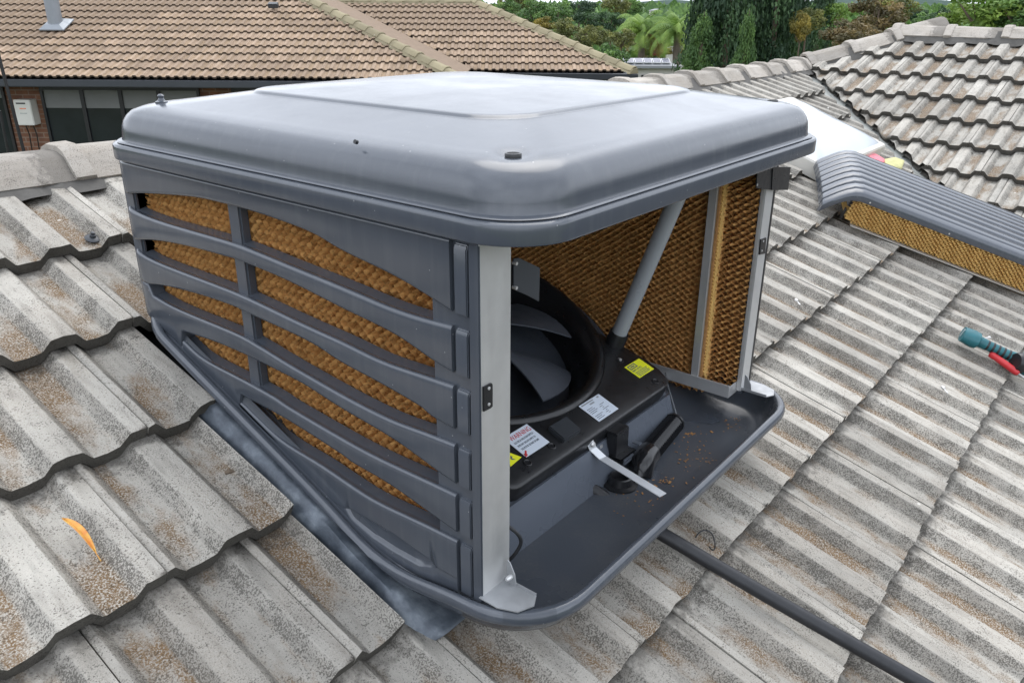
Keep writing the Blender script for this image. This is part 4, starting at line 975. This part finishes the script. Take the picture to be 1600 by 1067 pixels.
for it, ok in zip(lst, vis):
    _, sec, P, s_, d0, sr = it
    Mx = tmat(P, HS, NUP, NN) @ Matrix.Rotation(rg.uniform(-.006, .006), 4, 'Z')
    me = rg.choice(ntv)
    hp_ = npnt(sr, (E1 if sec == 0 else E2), 0); me = cut_mesh(me, Mx, hp_, (HS+HF))
    if me is None: continue
    if sec == 1:
        vp_ = npnt(SC1, E2, 0); me = cut_mesh(me, Mx, vp_, -(HS+HF))
        if me is None: continue
    if ok and nin < 296: minst('roof_tile', me, Mx, nroof); nin += 1
    else:
        b0 = len(rest.V); rest.V += [tuple(Mx @ v.co) for v in me.vertices]; rest.F += [tuple(i+b0 for i in p.vertices) for p in me.polygons]
        for k_, nm in enumerate(('slope', 'pan', 'butt')):
            if nm in me.attributes: ra[k_] += [q.value for q in me.attributes[nm].data]
            else: ra[k_] += [0]*len(me.vertices)
me = mk('roof_tiles_beyond', rest.V, rest.F, M['ntile'], 28)
for k_, nm in enumerate(('slope', 'pan', 'butt')): at = me.attributes.new(nm, 'FLOAT', 'POINT'); at.data.foreach_set('value', ra[k_])
link(bpy.data.objects.new('roof_tiles_beyond', me), nroof)['kind'] = 'stuff'
# the strip of roof between hip and valley, in tan
q = [npnt(SC1, E1, NZ), npnt(SC1+.09, E2, NZ+.03), npnt(SC1-RUN2+.09, E2+RUN2, k2+.035), npnt(SC1-RUN1, E1+RUN1, k1)]
MB().prism([p+np.array([0, 0, .012]) for p in q], (0, 0, .02)).build('roof_strip', M['ntile'], nroof, smooth=0)
ncm = [cap_mesh('hip_cap', M['ncap'], L=.40, seed=30+s) for s in range(3)]
capline(npnt(SC1+.05, E1-.05, NZ), npnt(SC1-RUN1, E1+RUN1, k1), .02, ncm, nroof, 'hip_cap', lift=.10, mm=M['ncap'], step=.40)
capline(npnt(SC2+.05, E2-.05, NZ), npnt(SC2-RUN2, E2+RUN2, k2), .02, ncm, nroof, 'hip_cap', lift=.10, mm=M['ncap'], step=.40)
capline(npnt(SC2-RUN2, E2+RUN2, k2), npnt(SC1-RUN2-1, E2+RUN2, k2), .02, ncm, nroof, 'ridge_cap', lift=.09, mm=M['ncap'], step=.40)
# flue with its flashing, small vent
def nroofhit(u, v, h=0): return hit(u, v, npnt(0, E1, NZ+.05)+NN*h, NN)
fb_ = nroofhit(88, 42)
flu = MB().lathe([(.135, -.05), (.135, 1.1), (.115, 1.1), (.115, -.05)], fb_, (0, 0, 1), 24, closed=True).build('flue_pipe', M['zinc'], nb)
f2 = MB(); f2.loft([[fb_+HS*a*s_+NUP*b*s_+NN*h for a, b in ((-.24, -.22), (.24, -.22), (.24, .30), (-.24, .30))] for s_, h in ((1, .01), (1, .03), (.58, .09))]); f2.build('flue_flashing', M['lead'] if False else M['zinc'], nb, smooth=0)
vb_ = nroofhit(428, 14); MB().box(vb_+NN*.07, (.20, .12, .09), ax=[HS, NUP, NN]).build('roof_vent', M['gutter'], nb, bevel=.01)
# windows
WDp = E1+.5
def wpx(u, v, off=0): return far(u, v, WDp-off)
def sD(p): return (p-CAM)@HS
win_z1 = NZ-.20; win_z0 = -2.2
def window(s0, s1, panes, blindz):
    wf = MB(); fwd = .05
    nbox(wf, s0, s0+fwd, WDp-.05, WDp+.02, win_z0, win_z1); nbox(wf, s1-fwd, s1, WDp-.05, WDp+.02, win_z0, win_z1); nbox(wf, s0+fwd, s1-fwd, WDp-.05, WDp+.02, win_z1-fwd, win_z1); nbox(wf, s0+fwd, s1-fwd, WDp-.05, WDp+.02, win_z0, win_z0+fwd)
    wi = wf.build('window', M['frame'], nb, smooth=0); wd = (s1-s0-2*fwd)/panes
    for i in range(panes):
        a = s0+fwd+i*wd
        if i: nbox(MB(), a-.035, a+.035, WDp-.045, WDp+.015, win_z0+fwd, win_z1-fwd).build('mullion', M['frame'], wi, smooth=0)
        nbox(MB(), a+(.036 if i else 0), a+wd-(.036 if i < panes-1 else 0), WDp-.012, WDp-.008, win_z0+fwd, blindz if i < 3 else win_z0+.3).build('pane', M['glass'], wi, smooth=0)
        nbox(MB(), a+(.036 if i else 0), a+wd-(.036 if i < panes-1 else 0), WDp-.014, WDp-.008, blindz if i < 3 else win_z0+.3, win_z1-fwd).build('blind', M['blind'], wi, smooth=0)
zb_l = float(wpx(120, 169)[2])
sA = float(sD(wpx(63, 140))); window(sA, sA+2.95, 4, zb_l); window(sA+3.55, sA+6.2, 3, win_z0+.3)
sE = float(sD(wpx(9, 150))); window(sE-1.6, sE, 1, win_z1-.2)
# gas water heater on the wall
h0, h1 = wpx(21, 156, .2), wpx(56, 196, .2); s0h, s1h = float(sD(h0)), float(sD(h1))
wh_ = thing('water_heater', npnt((s0h+s1h)/2, WDp-.1, float(h1[2])), 'cream gas water heater box fixed to the brick wall', 'water heater')
nbox(MB(), s0h, s1h, WDp-.235, WDp-.001, float(h1[2]), float(h0[2])).build('casing', M['heater'], wh_, bevel=.012)
nbox(MB(), s0h+.05, s0h+.22, WDp-.2385, WDp-.234, float(h0[2])-.075, float(h0[2])-.05).build('flue_slot', M['frame'], wh_, smooth=0)
for i in range(5): nbox(MB(), s0h+.10+.024*i, s0h+.117+.024*i, WDp-.2375, WDp-.234, float(h0[2])-.165, float(h0[2])-.145).build('lettering', M['orange'], wh_, smooth=0)
for i in range(6): nbox(MB(), s0h+.09+.022*i, s0h+.104+.022*i, WDp-.2375, WDp-.234, float(h0[2])-.245, float(h0[2])-.235).build('lettering', M['ink'], wh_, smooth=0)
for dx in (.06, .2): MB().tube([npnt(s0h+dx, WDp-.1, float(h1[2])), npnt(s0h+dx+.02, WDp-.08, float(h1[2])-.2), npnt(s0h+dx-.03, WDp-.03, float(h1[2])-.6)], .011, 8).build('water_pipe', M['frame'], wh_)
MB().box(npnt(s0h-.02, WDp-.03, float(h1[2])+.03), (.08, .06, .07), ax=[HS, HF, (0, 0, 1)]).build('power_outlet', M['heater'], wh_, bevel=.006)
# poles in the yard
def pole(u0_, v0_, u1_, v1_, D_, r_, label):
    a, b = far(u0_, v0_, D_), far(u1_, v1_, D_); d_ = (b-a)/(b[2]-a[2]); g = a+d_*(-2.6-a[2]); t_ = a-d_*.0
    tag(MB().tube([g, a+(a-g)*.05], [r_, r_], 10).build('garden_pole', M['frame'], None), label, 'pole')
pole(0, 95, 37, 236, 13.2, .026, 'slim leaning black pole in front of the water heater')
pole(2, 185, 12, 235, 12.6, .02, 'short black pole at the left edge below the window')

# ------------------------------------------------------------ vegetation
def crown(name, seed, n, m, shape='round', leaf=.06, clumps=26, squash=(1, 1, .8)):
    rg_ = np.random.default_rng(seed); V = []; F = []; tint = []
    C = []
    while len(C) < clumps:
        p = rg_.uniform(-1, 1, 3)
        if shape == 'cone':
            p[2] = rg_.uniform(-1, 1); rad = (1-(p[2]+1)/2)**.7*.9+.08; t = rg_.uniform(0, 6.28); q = rad*math.sqrt(rg_.uniform(.25, 1)); C.append(np.array([q*math.cos(t), q*math.sin(t), p[2]]))
        elif np.linalg.norm(p) < 1 and np.linalg.norm(p) > .35: C.append(p*.82)
    cr_ = 1.9/clumps**.45 if shape != 'cone' else .22
    for i in range(n):
        ci = rg_.integers(len(C)); c = C[ci]; d = rg_.normal(size=3); d /= np.linalg.norm(d); rr = cr_*rg_.uniform(.25, 1)**.5*.75
        p = c+d*rr*np.array([1, 1, .75 if shape != 'cone' else 1.3]); nrm = d*.7+rg_.normal(size=3)*.6+np.array([0, 0, .35]); nrm /= np.linalg.norm(nrm)
        a = np.cross(nrm, rg_.normal(size=3)); a /= np.linalg.norm(a); b = np.cross(nrm, a); s = leaf*rg_.uniform(.6, 1.3)
        p = p*np.array(squash); k_ = len(V)
        V += [p-a*s, p-b*s*.55, p+a*s, p+b*s*.55]; F.append((k_, k_+1, k_+2, k_+3)); tt = (ci*.618) % 1-.5; tint += [tt]*4
    me = mk(name, V, F, m, 0); at = me.attributes.new('tint', 'FLOAT', 'POINT'); at.data.foreach_set('value', tint); return me
def trunkm(top, r_=.05, limbs=5, seed=0, m=None):
    rg_ = random.Random(seed); b = MB(); b.tube([(0, 0, -1.6), (.03, .02, -.9), (0, 0, top)], [r_*1.4, r_, r_*.5], 8)
    for i in range(limbs):
        t = 2*math.pi*i/limbs+rg_.uniform(-.3, .3); z = rg_.uniform(-.8, -.3); b.tube([(0, 0, z), (.3*math.cos(t), .3*math.sin(t), z+.35), (.6*math.cos(t), .6*math.sin(t), z+.75)], [r_*.6, r_*.4, r_*.15], 6)
    me = mk('trunk', b.V, b.F, m or M['bark'], 50); return fixn(me)
TR = trunkm(.2)
cm = {}
def tree(u, v, D, rpx, mat_, label, name='tree', shape='round', asp=.85, seed=0, cat='tree', n=2600, group=None):
    """crown centre at photo pixel (u, v), D metres away, crown radius rpx photo pixels"""
    P = far(u, v, D); sc = rpx/FPX*D*1.03; g = gz(np.linalg.norm(P[:2]-CAM[:2]))
    key = (mat_, shape, seed)
    if key not in cm: cm[key] = crown('crown', 100+seed*7+len(cm), n, M[mat_], shape, leaf=.065 if shape != 'cone' else .05, clumps=30 if shape != 'cone' else 90)
    base = thing(name, (P[0], P[1], g), label, cat, group)
    minst('crown', cm[key], Matrix.Translation(tuple(P)) @ Matrix.Rotation(random.uniform(0, 6), 4, 'Z') @ Matrix.Diagonal((sc, sc, sc*asp, 1)), base)
    zlow = max(.05, (P[2]-g)); b = MB().tube([(P[0], P[1], g), (P[0]+.03*sc, P[1], g+zlow*.5), (P[0], P[1], P[2]+sc*.2)], [sc*.075+.03, sc*.06+.02, sc*.02], 8)
    for i in range(5):
        t = 2*math.pi*i/5+u; z0_ = P[2]-sc*asp*.6
        if z0_ < g: z0_ = g+.1
        b.tube([(P[0], P[1], z0_), (P[0]+.3*sc*math.cos(t), P[1]+.3*sc*math.sin(t), z0_+.3*sc), (P[0]+.6*sc*math.cos(t), P[1]+.6*sc*math.sin(t), z0_+.65*sc)], [sc*.04+.01, sc*.025+.005, sc*.01], 6)
    b.build('trunk', M['bark'], base, smooth=50)
GT = 'trees in the valley beyond the houses'
specs = [
 (806, 3, 120, 30, 'olive', 'olive crowned tree far left of the valley trees, above the tan hip'),
 (838, 24, 62, 34, 'green', 'full green tree just above the tan hip caps'),
 (795, 14, 75, 20, 'green', 'small green tree at the upper end of the tan hip'),
 (872, 22, 70, 30, 'green', 'round green tree right of the fullest valley tree'),
 (905, 14, 95, 26, 'dkgreen', 'deep green tree high in the valley view'),
 (848, 42, 48, 22, 'yellowleaf', 'low yellowish shrub tree behind the tan hip'),
 (884, 47, 46, 25, 'olive', 'olive brown tree left of the dark round tree'),
 (918, 30, 66, 22, 'dkgreen', 'dark round tree between olive trees'),
 (915, 58, 44, 24, 'olive', 'brownish olive tree above the green bush'),
 (938, 58, 46, 22, 'olive', 'olive tree directly left of the palms'),
 (955, 32, 60, 26, 'dkgreen', 'dark green tree behind the first palm'),
 (950, 92, 34, 30, 'green', 'rounded green bush at the tan roof corner'),
 (972, 62, 42, 22, 'olive', 'yellow olive bush under the first palm'),
 (962, 6, 130, 24, 'olive', 'distant olive tree top left of the palms'),
 (985, 10, 140, 20, 'green', 'distant green tree between palms and cypress'),
 (1010, 75, 56, 16, 'green', 'small green shrub between the palm trunks'),
 (1040, 78, 55, 14, 'yellowleaf', 'small yellow shrub behind the second palm'),
 (1080, 92, 36, 18, 'dkgreen', 'dark shrub at the foot of the cypress trees'),
 (1300, 22, 34, 26, 'bright', 'light green tree between cypress and russet tree'),
 (1262, 30, 24, 26, 'olive', 'drooping yellow green tree right of the cypress trees'),
 (1372, 26, 42, 46, 'brownleaf', 'broad brown and olive tree above the hip apex'),
 (1400, 14, 46, 32, 'olive', 'olive gold tree top above the roof apex'),
 (1322, 56, 30, 36, 'brownleaf', 'russet shrub behind the sloping ridge caps'),
 (1352, 58, 31, 24, 'brownleaf', 'low russet shrub left of the hip apex'),
 (1448, 36, 90, 24, 'green', 'grey green tree in the gap of the view'),
 (1430, 24, 170, 18, 'dkgreen', 'distant dark tree clump in the gap'),
 (1475, 28, 60, 22, 'dkgreen', 'dark tree at the left of the bright leafy tree'),
 (1540, 12, 26, 62, 'bright', 'large bright green leafy tree above the wing ridge'),
 (1490, 24, 28, 32, 'bright', 'smaller bright green leafy tree left of the large one'),
 (1596, 20, 25, 46, 'green', 'green tree at the right edge above the ridge'),
]
for i, (u, v, D, rp__, mt, lb_) in enumerate(specs): tree(u, v, D, rp__, mt, lb_, seed=i % 3, group=GT, name='tree')
con = [(1108, 30, 25, 105, .42, 'dkgreen', 'leftmost dark cypress of the row'), (1140, 10, 24, 120, .40, 'dkgreen', 'tallest dark cypress left of centre in the row'), (1178, 15, 25, 118, .40, 'dkgreen', 'dark cypress behind the lighter shrub'),
       (1214, 12, 24.5, 122, .36, 'dkgreen', 'dark cypress right of the lighter shrub'), (1240, 22, 26, 105, .34, 'dkgreen', 'rightmost dark cypress of the row'), (1282, 28, 34, 70, .45, 'dkgreen', 'separate dark conifer right of the drooping tree'), (1096, 70, 23.5, 50, .7, 'green', 'small green conifer at the left foot of the cypress row'), (1166, 66, 22, 48, .55, 'green', 'lighter green conical shrub in front of the cypress row')]
for i, (u, v, D, hpx, wr, mt, lb_) in enumerate(con):
    P = far(u, v, D); hh = hpx/FPX*D; g = gz(np.linalg.norm(P[:2]-CAM[:2])); key = (mt, 'cone', i % 2)
    if key not in cm: cm[key] = crown('crown', 300+i, 9500, M[mt], 'cone', leaf=.036, clumps=150)
    base = thing('conifer', (P[0], P[1], g), lb_, 'tree', 'conifers behind the ridge')
    ztop = P[2]+hh; zc_ = (ztop+g+.2)/2; hz = (ztop-g-.2)/2; wr_ = hpx*wr/FPX*D
    minst('crown', cm[key], Matrix.Translation((P[0], P[1], zc_)) @ Matrix.Rotation(i*1.3, 4, 'Z') @ Matrix.Diagonal((wr_*1.25, wr_*1.25, hz, 1)), base)
    MB().tube([(P[0], P[1], g), (P[0], P[1], zc_), (P[0], P[1], ztop-.1)], [.14, .09, .01], 8).build('trunk', M['bark'], base, smooth=50)
# palms
def palm(u, vtop, vbase, D, rpx, label, seed):
    rg_ = random.Random(seed); P = far(u, vtop, D); sc = rpx/FPX*D; g = gz(np.linalg.norm(P[:2]-CAM[:2]))
    base = thing('palm_tree', (P[0], P[1], g), label, 'palm', 'palms beyond the tan roof')
    MB().tube([(P[0], P[1], g), (P[0]+.1, P[1], g+(P[2]-g)*.5), (P[0], P[1], P[2]+.05)], [.26, .20, .17], 10).build('trunk', M['palmbark'], base, smooth=50)
    for f in range(30):
        V = []; F = []; tint = []
        az = 2.4*f+rg_.uniform(-.2, .2); el_ = R(84-92*(f/29)**.9+rg_.uniform(-8, 8)); L_ = sc*rg_.uniform(1.0, 1.25); d = np.array([math.cos(az), math.sin(az), 0]); pos = P.copy(); pts = [pos.copy()]; ang = el_
        for i in range(10): ang -= R(6.5+2.2*i*.5); pos = pos+L_/10*(d*math.cos(ang)+np.array([0, 0, math.sin(ang)])); pts.append(pos.copy())
        for i in range(1, 11):
            for s_ in (-1, 1):
                for h in (0, .5):
                    p = pts[i-1]+(pts[i]-pts[i-1])*h; t = (pts[i]-pts[i-1]); t /= np.linalg.norm(t); sdd = np.cross(t, [0, 0, 1]); sdd /= max(np.linalg.norm(sdd), 1e-6)
                    ll = L_*.26*math.sin(math.pi*(.12+.85*(i+h)/11.5)); tip = p+sdd*s_*ll*.75+t*ll*.45-np.array([0, 0, ll*.55]); k_ = len(V); wv2 = t*.028*sc
                    V += [p-wv2, p+wv2, tip]; F.append((k_, k_+1, k_+2))
        me = mk('frond', V, F, M['yellowleaf'] if f > 23 else M['bright'], 0); at = me.attributes.new('tint', 'FLOAT', 'POINT'); at.data.foreach_set('value', [rg_.uniform(-.3, .4)]*len(V))
        link(bpy.data.objects.new('frond', me), base)
palm(1003, 50, 106, 48, 46, 'feathery palm tree with yellowing lower fronds, left of two', 1)
palm(1058, 50, 100, 46, 50, 'larger feathery palm tree beside the dark cypress, right of two', 2)
tree(1027, 82, 50, 11, 'redleaf', 'small red leaved shrub between the palms', name='shrub', cat='shrub', seed=1, n=900)
# weeping yellow branch tree
tree(1252, 45, 23, 17, 'yellowleaf', 'golden drooping shrub at the right end of the cypress row', asp=1.9, seed=2, cat='shrub', name='shrub')
# ------------------------------------------------------------ distant houses
def far_house(u, v, D, wpx_, label, roofc, wallc, wr=.5, panels=0):
    P = far(u, v, D); W_ = wpx_/FPX*D; g = gz(D); zE = P[2]
    hb_ = thing('distant_house', (P[0], P[1], g), label, 'house', 'houses down in the valley')
    b = MB(); b.box((P[0]+HF[0]*W_*.3, P[1]+HF[1]*W_*.3, (zE+g)/2), (W_*.92, W_*.5, zE-g), ax=[HS, HF, (0, 0, 1)]); b.build('wall', wallc, hb_, smooth=0)
    e0 = P-HF*.3; rise = W_*.5*.36*.5
    def q(s, d, z): return P+HS*s*W_/2+HF*d*W_*.6+np.array([0, 0, z])
    rb = MB().add([q(-1, -.08, 0), q(1, -.08, 0), q(.45, .42, rise), q(-.45, .42, rise), q(-1, .92, 0), q(1, .92, 0), q(-1, -.08, -.12), q(1, -.08, -.12), q(1, .92, -.12), q(-1, .92, -.12)], [(0, 1, 2, 3), (3, 2, 5, 4), (0, 3, 4), (1, 5, 2), (0, 6, 7, 1), (1, 7, 8, 5), (5, 8, 9, 4), (4, 9, 6, 0), (6, 9, 8, 7)])
    rb.build('roof', roofc, hb_, smooth=0)
    for i in range(3):
        s_ = -.6+.6*i; c = P+HS*s_*W_/2*.85+HF*W_*.045+np.array([0, 0, -.9]); MB().box(c, (W_*.12, .08, .9), ax=[HS, HF, (0, 0, 1)]).build('window', M['glass'], hb_, smooth=0)
    for i in range(panels):
        n_ = np.cross(q(1, -.08, 0)-q(-1, -.08, 0), q(-.45, .42, rise)-q(-1, -.08, 0)); n_ /= np.linalg.norm(n_); n_ = n_ if n_[2] > 0 else -n_
        s0_ = -.86+i*1.6/panels; a_ = [q(s0_, .02, rise*.2), q(s0_+1.42/panels, .02, rise*.2), q(s0_+1.42/panels, .30, rise*.76), q(s0_, .30, rise*.76)]
        pf = MB().prism([p+n_*.05 for p in a_], n_*.04).build('solar_panel', M['pvf'], hb_, smooth=0); c_ = sum(a_)/4
        MB().prism([c_+(p-c_)*.9+n_*.085 for p in a_], n_*.012).build('cell_sheet', M['pv'], pf, smooth=0)
Mgrey = simple('grey_sheet_roof', (.22, .23, .24), .6, .1, .1, 1); Mred = simple('terracotta_roof', (.25, .13, .09), .9, 0, .2, 1); Mwh = simple('pale_wall', (.55, .53, .49), .9, 0, .06, 1)
far_house(1010, 103, 42, 100, 'low house with a row of solar panels below the palms', Mgrey, Mwh, panels=6)
far_house(1075, 78, 60, 60, 'pale grey house behind the second palm', Mgrey, Mwh)
far_house(948, 24, 240, 24, 'tiny pale house among trees left of the palms', Mwh, Mwh)
far_house(1030, 17, 300, 26, 'tiny grey house at the top above the palms', Mgrey, Mwh)
far_house(862, 17, 330, 24, 'tiny distant house above the fullest valley tree', Mgrey, Mwh)
far_house(1440, 21, 320, 18, 'tiny pale house in the gap of the view', Mwh, Mwh)
far_house(1462, 19, 380, 16, 'tiny grey roofed house beside the pale one in the gap', Mgrey, Mwh)
far_house(1450, 41, 115, 26, 'pale shed roof just above the wing ridge', Mwh, Mwh)
# far woods, one mass
wm = MB(); rg_ = np.random.default_rng(4); tint = []
for i in range(16000):
    D = 110*math.exp(rg_.uniform(0, 3.2)); t = YAW+R(rg_.uniform(-42, 42)); g = gz(D); s_ = rg_.uniform(.8, 2.4)*(D/200)**.5
    c = np.array([CAM[0]+D*math.cos(t), CAM[1]+D*math.sin(t), g+s_*1.1])
    for k_ in range(4):
        n_ = rg_.normal(size=3); n_ /= np.linalg.norm(n_); a = np.cross(n_, [0, 0, 1]); a /= np.linalg.norm(a); b = np.cross(n_, a); c2 = c+rg_.normal(size=3)*s_*.6
        wm.add([c2-a*s_, c2-b*s_, c2+a*s_, c2+b*s_], [(0, 1, 2, 3)]); tint += [float(rg_.uniform(-.4, .5))]*4
me = mk('far_woods', wm.V, wm.F, M['green'], 0); at = me.attributes.new('tint', 'FLOAT', 'POINT'); at.data.foreach_set('value', tint)
tag(link(bpy.data.objects.new('far_woods', me)), 'far-off wooded suburb reading as one green mass', 'woods', kind='stuff')
